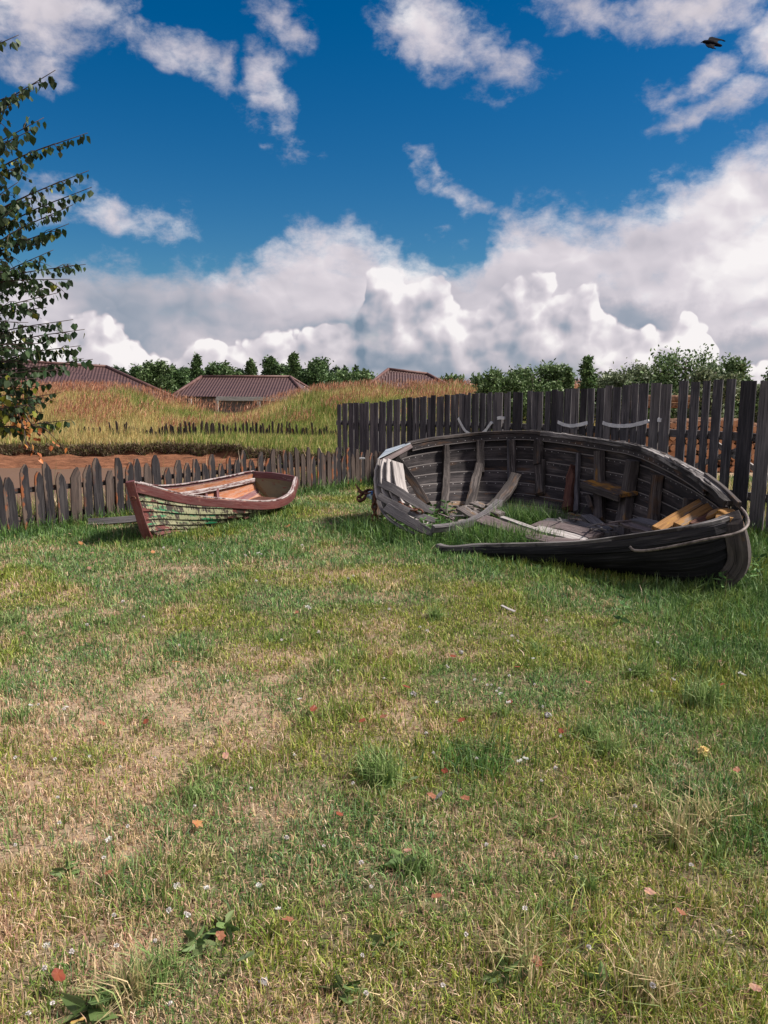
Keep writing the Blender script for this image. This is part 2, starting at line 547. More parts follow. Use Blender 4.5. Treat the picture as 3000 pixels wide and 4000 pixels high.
def paint_mat():
    m, n = mat('peeling_green_paint')
    g = attr(n, 'gr')
    s = n.n('ShaderNodeSeparateXYZ', {0: g})
    p1 = n.noise(n.vm('MULTIPLY', g, (9, 16, 1)), 1.0, 7, .68)
    p2 = n.noise(n.vm('MULTIPLY', g, (3.2, 8, 1.7)), 1.0, 4, .55)
    streak = n.noise(n.vm('MULTIPLY', g, (75, 9, 1)), 1.0, 4, .6)
    fine = n.noise(g, 120, 4, .7)
    base = n.mix(n.mr(p2, .35, .65), (.20, .205, .115), (.30, .285, .18))
    nearbow = n.mr(s.outputs[0], .5, .0, 0, 1)
    # emerald undercoat along the plank edges near the bow
    em = n.m('MULTIPLY', n.mr(n.noise(n.vm('MULTIPLY', g, (3, 18, 2.3)), 1.0, 4, .6), .52, .62), n.mr(s.outputs[0], 1.45, .9, 0, 1))
    base = n.mix(em, base, (.015, .17, .075))
    orange = n.m('MULTIPLY', n.mr(p1, .60, .66), n.mr(streak, .4, .5))
    base = n.mix(orange, base, (.26, .13, .05))
    red = n.mr(n.m('ADD', p2, n.m('MULTIPLY', nearbow, .055)), .58, .60)
    base = n.mix(red, base, (.115, .030, .026))
    chip = n.mr(n.m('ADD', n.m('MULTIPLY', p1, .6), n.m('MULTIPLY', streak, .45)), .520, .545)
    base = n.mix(chip, base, (.035, .024, .02))
    base = n.mix(n.mr(fine, .62, .7), base, (.06, .045, .035))
    hgt = n.m('SUBTRACT', 1.0, n.m('MAXIMUM', chip, n.m('MULTIPLY', red, .4)))
    return finish(m, n, base, .6, hgt, .6, .004, .3)


def red_paint(name, base, worn, white=.0):
    m, n = mat(name)
    g = attr(n, 'gr')
    p1 = n.noise(n.vm('MULTIPLY', g, (7, 22, 3)), 1.0, 7, .68)
    p2 = n.noise(n.vm('MULTIPLY', g, (2.4, 6, 1.3)), 1.0, 4, .55)
    c = n.mix(n.mr(p2, .35, .65), base, (base[0] * .75, base[1] * .8, base[2] * .85))
    c = n.mix(n.mr(p1, .60, .635), c, worn)
    c = n.mix(n.mr(n.noise(n.vm('MULTIPLY', g, (5, 40, 2)), 1.0, 6, .7), .66, .68), c, (.03, .018, .016))
    if white:
        c = n.mix(n.m('MULTIPLY', n.mr(n.noise(n.vm('MULTIPLY', g, (6, 60, 3)), 1.0, 6, .7), .42, .56), white), c, (.50, .46, .45))
    return finish(m, n, c, .55, p1, .35, .004, .35)


M['paint_green'] = paint_mat()
M['paint_red'] = red_paint('oxide_red_paint', (.105, .026, .024), (.16, .060, .050), .04)
M['paint_red_top'] = red_paint('worn_red_rail', (.115, .042, .038), (.27, .20, .19), .75)
M['paint_orange'] = red_paint('orange_brown_inside', (.33, .115, .045), (.17, .055, .038), .2)
M['paint_transom'] = red_paint('faded_transom', (.17, .14, .075), (.15, .05, .03))
M['paint_maroon'] = red_paint('maroon_inside', (.13, .042, .045), (.27, .2, .19), .08)


def simple(name, c1, c2, scale=8, rough=.7, metallic=0.0, spec=.3, bstr=.3):
    m, n = mat(name)
    tc = n.n('ShaderNodeTexCoord').outputs['Object']
    f = n.noise(tc, scale, 5, .6)
    return finish(m, n, n.mix(n.mr(f, .35, .65), c1, c2), rough, f, bstr, .004, spec, metallic=metallic)


M['rust'] = simple('rusty_iron', (.055, .022, .014), (.17, .07, .04), 40, .8)
M['rod'] = simple('grey_iron_rod', (.07, .055, .05), (.20, .165, .15), 20, .6)
M['sheet'] = simple('galvanised_sheet', (.30, .33, .36), (.46, .50, .53), 6, .42, .35)
M['ribbon'] = simple('white_ribbon', (.48, .48, .50), (.66, .66, .67), 12, .6)
M['rope'] = simple('old_rope', (.16, .12, .09), (.30, .25, .2), 60, .9)
m_, n_ = mat('crow_black')
M['feather'] = finish(m_, n_, (.006, .006, .009), .9, spec=.05)
M['bark'] = simple('brown_bark', (.05, .038, .03), (.13, .105, .085), 14, .9, bstr=.8)
M['twig'] = simple('dark_twig', (.03, .02, .016), (.07, .05, .04), 20, .8)
M['plastic'] = simple('crumpled_plastic', (.62, .70, .74), (.45, .62, .72), 25, .35)
M['plastic_blue'] = simple('blue_plastic', (.02, .12, .42), (.05, .25, .6), 25, .35)


def birch_bark():
    m, n = mat('birch_bark')
    tc = n.n('ShaderNodeTexCoord').outputs['Object']
    f = n.noise(n.vm('MULTIPLY', tc, (9, 9, 50)), 1, 4, .6)
    return finish(m, n, n.mix(n.mr(f, .60, .66), (.55, .53, .5), (.04, .035, .03)), .7)


M['birch'] = birch_bark()
M['grass'] = attrcol('grass_blades', rough=.55, translucent=.22, spec=.25)
M['leaf'] = attrcol('leaves', rough=.5, translucent=.20, spec=.25)
M['petal'] = attrcol('petals', rough=.7, translucent=.15)


def ground_mat():
    m, n = mat('ground')
    z = attr(n, 'zone', 'Color')
    sp = n.n('ShaderNodeSeparateColor', {0: z})
    pos = n.n('ShaderNodeNewGeometry').outputs['Position']
    f = n.noise(pos, 9, 8, .65)
    f2 = n.noise(pos, 1.3, 4, .6)
    fine = n.noise(pos, 70, 4, .7)
    lawn = n.ramp(n.m('ADD', n.m('MULTIPLY', f, .5), n.m('MULTIPLY', fine, .5)), [(.3, (.035, .036, .018)), (.5, (.10, .092, .048)), (.7, (.24, .18, .115))])
    dry = n.ramp(n.m('ADD', n.m('MULTIPLY', f, .4), n.m('MULTIPLY', fine, .6)), [(.3, (.14, .095, .062)), (.5, (.30, .215, .15)), (.7, (.45, .34, .25))])
    c = n.mix(sp.outputs[2], lawn, dry)
    hill = n.ramp(f, [(.3, (.045, .050, .018)), (.6, (.13, .11, .045)), (.75, (.17, .11, .05))])
    c = n.mix(sp.outputs[1], c, hill)
    lay = n.noise(n.vm('MULTIPLY', pos, (1.0, 2.6, 14)), 1.9, 9, .74, .8)
    sand = n.ramp(lay, [(.33, (.022, .011, .008)), (.41, (.10, .044, .025)), (.56, (.19, .083, .045)), (.72, (.27, .135, .08))])
    c = n.mix(sp.outputs[0], c, sand)
    hb = n.m('ADD', n.m('MULTIPLY', lay, sp.outputs[0]), n.m('MULTIPLY', f, .5))
    return finish(m, n, c, .95, hb, .8, .05, .1)


M['ground'] = ground_mat()


def lushness(x, y):
    """0 = mown lawn, 1 = long lush grass (round the boats and along the fences)"""
    L = np.zeros_like(x)

    def seg(ax, ay, bx, by, r, a):
        d = np.array([bx - ax, by - ay])
        t = np.clip(((x - ax) * d[0] + (y - ay) * d[1]) / (d @ d), 0, 1)
        q = np.hypot(x - ax - t * d[0], y - ay - t * d[1])
        return a * np.exp(-(q / r) ** 2)
    L = np.maximum(L, seg(-.1, 8.3, .5, 7.6, .40, .9))       # collapsed end
    L = np.maximum(L, seg(.5, 7.1, 2.4, 5.75, .42, .30))      # below the near side
    L = np.maximum(L, seg(.2, 8.2, 2.4, 6.4, .55, .9))        # inside the wreck
    L = np.maximum(L, seg(2.5, 5.6, 3.6, 6.4, .5, 1.0))
    L = np.maximum(L, seg(-2.35, 7.6, -1.1, 9.6, .26, .55))   # round the small boat
    L = np.maximum(L, seg(-3.2, 8.1, -2.6, 7.9, .30, .6))
    L = np.maximum(L, seg(FA[0], FA[1] - .1, FB[0], FB[1] - .1, .22, .8))
    L = np.maximum(L, seg(3.9, 7.9, -.9, 15, .35, .9))
    L = np.maximum(L, seg(1.9, 3.3, 2.6, 5.2, .55, .40))
    return L


def dryness(x, y):
    d = fbm(x * .75 + 3, y * .75, 21, 4)
    d = .5 + .6 * (d - .5) + .7 * (fbm(x * 4.1, y * 4.1, 31, 4) - .5)
    d = d + .10 * sstep(-x, .1, 1.6) * (1 - sstep(y, 4.5, 6.5)) - .10 * sstep(x, .2, 1.6)
    d = d + .16 * np.exp(-((x + .75) / .5) ** 2 - ((y - 7.7) / 1.1) ** 2) + .06 * np.exp(-((x + .9) / 1.2) ** 2 - ((y - 6.3) / 1.2) ** 2)
    d = d + .16 * sstep(-x, -.3, 1.0) * (1 - sstep(y, 3.4, 5.0)) - .07 * sstep(x, -.6, .6) * sstep(y, 2.6, 4.0) - .04 * sstep(y, 4.5, 6)
    return np.clip(sstep(d, .43, .80), 0, 1)


def build_ground():
    def geo(a, b, s0, k):
        out = [a]
        s = s0
        while out[-1] < b:
            out.append(out[-1] + s)
            s *= k
        return out
    xs = list(np.arange(-14, 9, .16))
    xs += geo(9, 2500, .3, 1.16)[0:]
    xs = [-t for t in geo(14.2, 2500, .3, 1.16)][::-1] + xs
    ys = list(np.arange(-3, 15, .16)) + list(np.arange(15, 20, .35)) + list(np.arange(20, 28, .12)) + list(np.arange(28, 45, .45)) + geo(45, 3500, 1.2, 1.2)
    ys = [-1500, -400, -100, -30, -10, -5] + ys
    xs = np.unique(np.array(xs))
    ys = np.array(ys)
    X, Y = np.meshgrid(xs, ys)
    Z = height(X, Y)
    by = bank_y(X)
    d = FB - FA
    L = np.hypot(*d)
    q = (X - FA[0]) * (-d[1] / L) + (Y - FA[1]) * (d[0] / L)
    lat = 1 - sstep(X, -1.0, .6)
    # eroded clods on the sandy slope
    rag = sstep(q, .8, 2) * (1 - sstep(Y, by - .1, by + .1)) * lat * (Y < 40)
    Z = Z + rag * (.20 * (fbm(X * 1.6, Y * 2.2, 77, 5) - .5) + .12 * (np.abs(fbm(X * 1.1 + 4, Y * 4.5, 87, 3) - .5) * 2 - .25))
    sand = sstep(q, .7, 1.6) * lat * (1 - sstep(Y, by - .1, by + .12))
    hill = sstep(Y, by - .1, by + .2) * lat + (1 - lat) * sstep(Y, 12, 17)
    dry = dryness(X, Y)
    # pale bare yard around the log pile
    yard = sstep(X, 2.0, 4.0) * sstep(Y, 10.0, 12) * (1 - sstep(Y, 20, 26))
    dry = np.maximum(dry, yard)
    hill = hill * (1 - yard)
    nx, ny = len(xs), len(ys)
    V = np.stack([X, Y, Z], -1).reshape(-1, 3)
    i = np.arange(nx * ny).reshape(ny, nx)
    F = np.stack([i[:-1, :-1], i[:-1, 1:], i[1:, 1:], i[1:, :-1]], -1).reshape(-1, 4)
    zone = np.stack([sand, hill, dry, np.ones_like(dry)], -1).reshape(-1, 4)
    o = new_mesh('ground', V, F.ravel(), np.arange(len(F)) * 4, M['ground'], attrs={'zone': ('FLOAT_COLOR', zone)}, smooth=True)
    tag(o, kind='structure')
    # ditch water
    m, n = mat('muddy_water')
    pos = n.n('ShaderNodeNewGeometry').outputs['Position']
    f = n.noise(n.vm('MULTIPLY', pos, (2, 5, 1)), 2.0, 4, .6)
    finish(m, n, (.13, .078, .050), .55, f, .25, .02, .12)
    w = new_mesh('water', [(-60, 7.5, -1.0), (0, 7.5, -1.0), (0, 25.5, -1.0), (-60, 25.5, -1.0)], [0, 1, 2, 3], [0], m)
    tag(w, kind='structure')


build_ground()


# ------------------------------------------------------------------ blades
def blades(name, X, Y, H, W, C, lean=.6, Z=None, tipcol=None, seed=3, droop=.5, wind=0.0):
    rng = np.random.default_rng(seed)
    n = len(X)
    if Z is None:
        Z = height(X, Y)
    a = rng.uniform(0, 2 * math.pi, n)
    ld = rng.uniform(0, 2 * math.pi, n)
    la = np.abs(rng.normal(0, lean, n))
    wx, wy = np.cos(a) * W / 2, np.sin(a) * W / 2
    dx, dy = np.cos(ld) * np.sin(np.minimum(la, 1.45)) + wind, np.sin(ld) * np.sin(np.minimum(la, 1.45))
    dzv = np.cos(np.minimum(la, 1.45))
    V = np.empty((n, 5, 3))
    V[:, 0] = np.stack([X - wx, Y - wy, Z - .004], -1)
    V[:, 1] = np.stack([X + wx, Y + wy, Z - .004], -1)
    k = .55
    mx, my, mz = X + dx * H * k * .7, Y + dy * H * k * .7, Z + H * k * (dzv * .7 + .3)
    V[:, 2] = np.stack([mx - wx * .8, my - wy * .8, mz], -1)
    V[:, 3] = np.stack([mx + wx * .8, my + wy * .8, mz], -1)
    V[:, 4] = np.stack([X + dx * H * (1 + droop * .35), Y + dy * H * (1 + droop * .35), np.maximum(Z + H * (dzv * (1 - droop * .25 * la)), Z + .004)], -1)
    b = np.arange(n)[:, None] * 5
    fl = np.concatenate([b + 0, b + 1, b + 3, b + 2, b + 2, b + 3, b + 4], 1).ravel()
    ls = (np.arange(n)[:, None] * 7 + np.array([0, 4])).ravel()
    col = np.ones((n, 5, 4))
    col[:, :, :3] = C[:, None, :]
    if tipcol is not None:
        col[:, 4, :3] = tipcol
        col[:, 2:4, :3] = (C * .5 + tipcol * .5)[:, None, :]
    return new_mesh(name, V.reshape(-1, 3), fl, ls, M['grass'], attrs={'col': ('FLOAT_COLOR', col.reshape(-1, 4))})


def pick(rng, pal, w, n):
    pal = np.array(pal)
    idx = rng.choice(len(pal), n, p=np.array(w) / np.sum(w))
    c = pal[idx]
    return c * rng.uniform(.8, 1.5, (n, 1))


GREENS = [(.10, .150, .036), (.165, .215, .052), (.23, .265, .08), (.09, .135, .058), (.31, .31, .15)]
DRIES = [(.50, .36, .21), (.62, .48, .35), (.40, .25, .17), (.44, .34, .17), (.34, .19, .14)]


def build_lawn():
    rng = np.random.default_rng(5)
    N = 820000
    # sample depth with density ~ Y^-0.9 per area
    y0, y1 = 1.35, 13.2
    e = 1.45
    t = rng.uniform(0, 1, N)
    Y = (y0 ** (2 - e) + t * (y1 ** (2 - e) - y0 ** (2 - e))) ** (1 / (2 - e)) if abs(2 - e) > 1e-6 else y0 * (y1 / y0) ** t
    # width of the strip grows with depth
    hw = .56 * Y + 1.2
    X = rng.uniform(-1, 1, N) * hw
    d = FB - FA
    L_ = np.hypot(*d)
    q = (X - FA[0]) * (-d[1] / L_) + (Y - FA[1]) * (d[0] / L_)
    # tall fence line
    k = (q < .7) | (X > .3)
    X, Y = X[k], Y[k]
    # clumping
    cl = fbm(X * 7, Y * 7, 41, 3)
    k = rng.uniform(0, 1, len(X)) < (.45 + 1.1 * sstep(cl, .3, .65)) * (1 - .45 * sstep(dryness(X, Y), .55, 1) * (lushness(X, Y) < .3))
    X, Y = X[k], Y[k]
    n = len(X)
    Lh = lushness(X, Y)
    dry = dryness(X, Y) * (1 - .75 * Lh)
    pd = .16 + .46 * dry - .26 * Lh + .26 * (1 - sstep(Y, 2.0, 4.2))
    isdry = rng.uniform(0, 1, n) < pd
    C = np.where(isdry[:, None], pick(rng, DRIES, [3, 2, 3, 3, 2], n), pick(rng, GREENS, [3, 4, 3, 2, 1.2], n))
    vig = fbm(X * 1.6, Y * 1.6, 51, 3)
    tone = np.array([1.18, 1.08, .7])[None] * sstep(vig, .35, .65)[:, None] + np.array([.72, .95, 1.05])[None] * (1 - sstep(vig, .35, .65))[:, None]
    C = np.where(isdry[:, None], C, C * tone)
    C = np.where((~isdry)[:, None], C * (1 - .25 * Lh[:, None]) * np.array([1, 1.03, 1]), C)
    tuft = sstep(fbm(X * 2.6, Y * 2.6, 61, 3), .54, .72) + .9 * sstep(fbm(X * 6.5, Y * 6.5, 63, 2), .68, .82)
    H = rng.uniform(.018, .05, n) * (1 + .9 * tuft) + Lh * rng.uniform(.02, .13, n)
    H = np.where(isdry, H * .85, H)
    H = H * (.8 + .03 * Y) * (1 + .30 * (1 - sstep(Y, 1.8, 4.5)))
    W = (.0026 + .00065 * Y) * rng.uniform(.7, 1.3, n) * np.where(isdry, .8, 1)
    o = blades('lawn_grass', X, Y, H, W, C, lean=1.15, seed=6)
    tag(o, 'short green and straw coloured lawn grass around the boats', 'grass', kind='stuff')


build_lawn()


def build_long_grass():
    rng = np.random.default_rng(15)
    segs = [(-.25, 8.3, .40, 7.65, .27, 2300, .19), (.75, 6.85, 2.3, 5.5, .12, 1500, .085), (.35, 8.05, .95, 7.5, .2, 900, .16), (1.25, 8.3, 1.85, 8.05, .13, 2600, .30), (.80, 7.50, 1.5, 7.15, .14, 2600, .25), (.55, 8.35, .8, 8.3, .1, 500, .2),
            (.75, 7.4, 1.3, 7.0, .17, 1300, .17), (2.9, 5.6, 3.9, 6.1, .36, 3000, .18), (2.2, 5.3, 3.0, 5.35, .2, 900, .09), (3.0, 6.5, 3.9, 7.3, .35, 1700, .22),
            (-2.25, 7.6, -1.15, 9.4, .11, 2200, .07), (-3.4, 8.15, -2.6, 7.75, .2, 900, .11),
            (FA[0], FA[1] - .06, -1.8, 10.45, .10, 2200, .19), (-1.8, 10.45, FB[0], FB[1], .12, 1100, .20), (3.9, 7.85, 1.9, 10.8, .15, 1500, .22), (-2.0, 7.3, -1.0, 9.0, .4, 900, .07),
            (2.0, 3.2, 2.5, 3.6, .22, 700, .12), (1.75, 4.1, 2.3, 4.6, .28, 1100, .11), (.35, 3.0, .45, 3.1, .13, 500, .10), (1.2, 2.45, 1.5, 2.6, .14, 450, .09), (2.2, 4.8, 3.3, 5.2, .35, 1600, .14)]
    Xs, Ys, Hs = [], [], []
    for (ax, ay, bx, by, r, n, h) in segs:
        t = rng.uniform(0, 1, n)
        Xs.append(ax + (bx - ax) * t + rng.normal(0, r * .7, n))
        Ys.append(ay + (by - ay) * t + rng.normal(0, r * .7, n))
        Hs.append(h * rng.uniform(.45, 1.35, n))
    X, Y, H = map(np.concatenate, (Xs, Ys, Hs))
    n = len(X)
    C = pick(rng, GREENS + [(.30, .27, .13), (.2, .13, .07)], [4, 4, 3, 3, 2, .9, .5], n)
    C = C * np.array([.50, .74, .62])
    # single tussocks in the lawn
    tus = [(2650, 3290, 220, .12, 1), (2740, 3200, 160, .12, 1), (2380, 2960, 180, .11, 0), (2300, 2880, 160, .11, 0), (1490, 3060, 260, .13, 0), (1470, 3020, 200, .12, 0), (2750, 2760, 260, .16, 0), (2500, 2640, 200, .12, 0),
           (1640, 3420, 120, .10, 0), (520, 3900, 200, .13, 1), (620, 3830, 160, .11, 0), (780, 3130, 120, .09, 0), (2050, 3780, 160, .12, 1), (2550, 3900, 180, .14, 1), (1700, 2420, 120, .11, 0), (2100, 2560, 100, .10, 0)]
    for _ in range(46):
        v_ = rng.uniform(2250, 3950)
        tus.append((rng.uniform(0, 3000), v_, int(rng.uniform(30, 90)), rng.uniform(.05, .09), int(rng.uniform() < .35)))
    Xs, Ys, Hs, Cs = [X], [Y], [H], [C]
    for (u, v, m, h, pale) in tus:
        g = G(u, v, 0)
        r = rng.uniform(.02, .05)
        Xs.append(g.x + rng.normal(0, r, m))
        Ys.append(g.y + rng.normal(0, r, m))
        Hs.append(h * rng.uniform(.5, 1.25, m))
        Cs.append(pick(rng, [(.34, .30, .14), (.20, .25, .09), (.44, .34, .20)] if pale else [(.10, .17, .05), (.16, .24, .07), (.22, .27, .11)], [1, 1, 1], m))
    X, Y, H, C = map(np.concatenate, (Xs, Ys, Hs, Cs))
    n = len(X)
    W = (.0028 + .0007 * Y) * rng.uniform(.7, 1.4, n)
    o = blades('long_grass', X, Y, H, W, C, lean=.62, seed=16, droop=1.1)
    tag(o, 'long dark green grass at the foot of boats and fences', 'grass', kind='stuff')


build_long_grass()


def build_hill_grass():
    rng = np.random.default_rng(25)
    N = 250000
    Y = rng.uniform(22.0, 38.0, N)
    X = rng.uniform(-.64, .62, N) * Y
    by = bank_y(X)
    right = X > -.4
    keep = (Y > by + .02) & (~right | (Y > 27)) & (X < 13)
    X, Y = X[keep], Y[keep]
    n = len(X)
    # red sorrel-like patches, straw, green
    pf = fbm(X * .55, Y * .5, 71, 4)
    greenish = sstep(fbm(X * .3 + 9, Y * .4, 81, 3) + .22 * np.exp(-((X + 2.5) / 3.2) ** 2) + .08 * (Y < 28.5), .46, .66)
    pal_g = [(.13, .19, .038), (.20, .25, .055), (.10, .145, .035)]
    pal_s = [(.50, .40, .17), (.44, .33, .14), (.34, .30, .12), (.44, .25, .12)]
    isg = rng.uniform(0, 1, n) < (.12 + .62 * greenish)
    C = np.where(isg[:, None], pick(rng, pal_g, [2, 2, 1], n), pick(rng, pal_s, [3, 3, 2, 1], n))
    H = rng.uniform(.30, .62, n) * (.6 + .9 * vnoise(X * 1.2, Y * 1.2, 5))
    H = H * np.where(Y < 29, .55, 1)
    H = H * (1 - .35 * ((Y > 28.0) & (Y < 29.0) & (X < 0) & (vnoise(X * 1.1, Y * 0, 8) > .45)))
    H = H * (1 + .7 * ((Y > 27.6) & (Y < 28.7) & (X < -6.5) & (vnoise(X * 1.4, Y * 0, 12) > .42)))
    H = H * (1 - .45 * np.exp(-((X + 7) / 2.4) ** 2) * (Y > 31))
    W = rng.uniform(.010, .022, n)
    o = blades('hill_grass', X, Y, H, W, C, lean=.22, seed=26, droop=.4, wind=.08)
    tag(o, 'tall straw and green grass covering the far bank', 'grass', kind='stuff')
    # reddish seed heads
    N = 60000
    Y = rng.uniform(29.5, 38.5, N)
    X = rng.uniform(-.64, .66, N) * Y
    pf = fbm(X * .5, Y * .6, 91, 4) + .22 * sstep(Y, 34.5, 36.6)
    k = (pf > .55) & (X < 14)
    k = k & ~((X > -10.4) & (X < -3.6) & (Y > 31.5) & (rng.uniform(0, 1, len(X)) < 1.0 - .75 * np.abs(X + 7) / 3.4))
    X, Y = X[k], Y[k]
    n = len(X)
    base = height(X, Y)
    C = pick(rng, [(.36, .16, .095), (.30, .11, .065), (.44, .25, .15), (.38, .22, .14)], [3, 2, 2, 2], n)
    H = rng.uniform(.12, .28, n)
    st = rng.uniform(.35, .85, n)
    o = blades('seed_heads', X + .1 * st, Y, H, rng.uniform(.012, .03, n), C, lean=.35, seed=27, Z=base + st * .85, wind=.22)
    tag(o, 'reddish seed heads of tall grass along the bank top', 'seed heads', kind='stuff')


build_hill_grass()


def build_behind_grass():
    rng = np.random.default_rng(35)
    # rough stalks just beyond both fences
    n = 9000
    t = rng.uniform(0, 1, n)
    X = FA[0] + (FB[0] - FA[0]) * t - rng.uniform(.05, .55, n)
    Y = FA[1] + (FB[1] - FA[1]) * t + rng.uniform(.05, .5, n)
    C = pick(rng, GREENS + DRIES[:2], [2, 3, 3, 1, 1, 3, 2], n)
    H = rng.uniform(.12, .42, n) * np.where(rng.uniform(0, 1, n) < .04, 1.9, 1)
    n2 = 22000
    t = rng.uniform(0, 1, n2)
    X2 = 4.3 + (-1.2 - 4.3) * t + rng.uniform(.1, 3.2, n2)
    Y2 = 7.7 + (15.3 - 7.7) * t + rng.uniform(.3, 3.0, n2)
    C2 = pick(rng, GREENS + DRIES[:2], [1, 2, 3, 1, 1, 5, 4], n2)
    H2 = rng.uniform(.15, .55, n2) * (.35 + .65 * (X2 < 2.2))
    o = blades('rough_grass', np.concatenate([X, X2]), np.concatenate([Y, Y2]), np.concatenate([H, H2]),
               rng.uniform(.004, .009, n + n2), np.concatenate([C, C2]), lean=.3, seed=36)
    tag(o, 'rough pale grass standing just beyond the fences', 'grass', kind='stuff')
    # turf edge hanging over the eroded bank
    n = 15000
    X = rng.uniform(-17, -.8, n)
    by = bank_y(X)
    hang = rng.uniform(0, 1, n) * (.15 + 1.25 * fbm(X * 1.4, X * 0 + 4, 19, 3) ** 1.5 * 1.3)
    Y = by - .02 - hang * .25
    Z = -.46 - hang * .42 + .06 * rng.normal(0, 1, n) * .5
    C = pick(rng, [(.05, .032, .022), (.12, .08, .052), (.24, .18, .12), (.14, .15, .05)], [3, 4, 3, 3], n)
    o = blades('turf_edge', X, Y, rng.uniform(.06, .2, n), rng.uniform(.012, .035, n), C, lean=1.2, Z=Z, seed=37, droop=.8)
    tag(o, 'dark root matted turf edge over the sandy bank', 'turf', kind='stuff')


build_behind_grass()


# ------------------------------------------------------------------ planks
def plank(name, cs, ws, ns, matl, parent=None, jitter=0.0, seed=None, close=True, bev=.003, y0=None):
    """closed board through centres cs; ws = half-width vectors, ns = half-thickness vectors"""
    if seed is None:
        seed = random.random() * 40
    V, gr = [], []
    L = 0
    prev = None
    y0 = 0 if y0 is None else y0
    rs = random.Random(int(seed * 1000))
    for c, w, nn in zip(cs, ws, ns):
        if prev is not None:
            L += (c - prev).length
        prev = c
        wl, nl = max(w.length, 1e-5), max(nn.length, 1e-5)
        bw, bn = min(bev / wl, .45), min(bev / nl, .45)
        jw1 = 1 + rs.uniform(-jitter, jitter)
        jw2 = 1 + rs.uniform(-jitter, jitter)
        for (a, b) in ((-1, -1 + bn), (-1 + bw, -1), (1 - bw, -1), (1, -1 + bn), (1, 1 - bn), (1 - bw, 1), (-1 + bw, 1), (-1, 1 - bn)):
            aa = a * (jw1 if a < 0 else jw2)
            V.append(c + w * aa + nn * b)
            gr.append((L, (a + 1) * wl + y0, b * nl + seed))
    n = len(cs)
    fl, ls = [], []
    for i in range(n - 1):
        for k in range(8):
            k2 = (k + 1) % 8
            ls.append(len(fl))
            fl += [i * 8 + k, i * 8 + k2, (i + 1) * 8 + k2, (i + 1) * 8 + k]
    ls.append(len(fl))
    fl += [7, 6, 5, 4, 3, 2, 1, 0]
    ls.append(len(fl))
    fl += [(n - 1) * 8 + k for k in range(8)]
    return new_mesh(name, [tuple(v) for v in V], fl, ls, matl, parent, {'gr': ('FLOAT_VECTOR', gr)})


def catmull(pts, ts, t):
    """pts: list of Vectors, ts ascending"""
    t = min(max(t, ts[0]), ts[-1])
    i = 0
    while i < len(ts) - 2 and t > ts[i + 1]:
        i += 1
    p1, p2 = pts[i], pts[i + 1]
    h = ts[i + 1] - ts[i]
    m1 = (p2 - p1) / h if i == 0 else (p2 - pts[i - 1]) / (ts[i + 1] - ts[i - 1])
    m2 = (p2 - p1) / h if i == len(ts) - 2 else (pts[i + 2] - p1) / (ts[i + 2] - ts[i])
    x = (t - ts[i]) / h
    x2, x3 = x * x, x * x * x
    return p1 * (2 * x3 - 3 * x2 + 1) + m1 * h * (x3 - 2 * x2 + x) + p2 * (-2 * x3 + 3 * x2) + m2 * h * (x3 - x2)


def bend(name, pts, width, thick, matl, parent=None, wdir=None, ndir=None, steps=10, jitter=.06, taper=None, seed=None):
    """board bent along a smooth line; ndir = roughly the direction its broad face looks"""
    ts = [0]
    for a, b in zip(pts, pts[1:]):
        ts.append(ts[-1] + max((b - a).length, 1e-4))
    cs, ws, ns = [], [], []
    for i in range(steps + 1):
        t = ts[-1] * i / steps
        c = catmull(pts, ts, t)
        c2 = catmull(pts, ts, min(t + ts[-1] * .02, ts[-1]))
        c1 = catmull(pts, ts, max(t - ts[-1] * .02, 0))
        tan = (c2 - c1).normalized()
        nd = ndir if ndir is not None else Vector((0, -1, .3))
        w = tan.cross(nd).normalized()
        nn = w.cross(tan).normalized()
        k = taper(i / steps) if taper else 1
        cs.append(c)
        ws.append(w * width / 2 * k)
        ns.append(nn * thick / 2)
    return plank(name, cs, ws, ns, matl, parent, jitter, seed)


def tube(name, pts, rads, matl, parent=None, seg=7, steps=None, smooth=True, closed=False):
    if not hasattr(rads, '__len__'):
        rads = [rads] * len(pts)
    if steps:
        ts = [0]
        for a, b in zip(pts, pts[1:]):
            ts.append(ts[-1] + max((b - a).length, 1e-4))
        P2, R2 = [], []
        for i in range(steps + 1):
            t = ts[-1] * i / steps
            P2.append(catmull(pts, ts, t))
            R2.append(float(np.interp(t, ts, rads)))
        pts, rads = P2, R2
    V, fl, ls = tube_arrays(pts, rads, seg, closed)
    return new_mesh(name, V, fl, ls, matl, parent, smooth=smooth)


def tube_arrays(pts, rads, seg=7, closed=False, off=0):
    V = []
    n = len(pts)
    up = Vector((.12, .07, 1))
    for i, (c, r) in enumerate(zip(pts, rads)):
        if closed:
            tan = (pts[(i + 1) % n] - pts[i - 1]).normalized()
        else:
            tan = (pts[min(i + 1, n - 1)] - pts[max(i - 1, 0)]).normalized()
        a = tan.cross(up)
        if a.length < .05:
            a = tan.cross(Vector((1, 0, 0)))
        a.normalize()
        b = tan.cross(a)
        for k in range(seg):
            t = 2 * math.pi * k / seg
            V.append(tuple(c + (a * math.cos(t) + b * math.sin(t)) * r))
    fl, ls = [], []
    for i in range(n if closed else n - 1):
        j = (i + 1) % n
        for k in range(seg):
            k2 = (k + 1) % seg
            ls.append(len(fl))
            fl += [off + i * seg + k, off + i * seg + k2, off + j * seg + k2, off + j * seg + k]
    if not closed:
        ls.append(len(fl))
        fl += [off + k for k in range(seg)][::-1]
        ls.append(len(fl))
        fl += [off + (n - 1) * seg + k for k in range(seg)]
    return V, fl, ls


def join_arrays(parts):
    V, fl, ls = [], [], []
    for (v, f, l) in parts:
        o, lo = len(V), len(fl)
        V += list(v)
        fl += [i + o for i in f]
        ls += [i + lo for i in l]
    return V, fl, ls


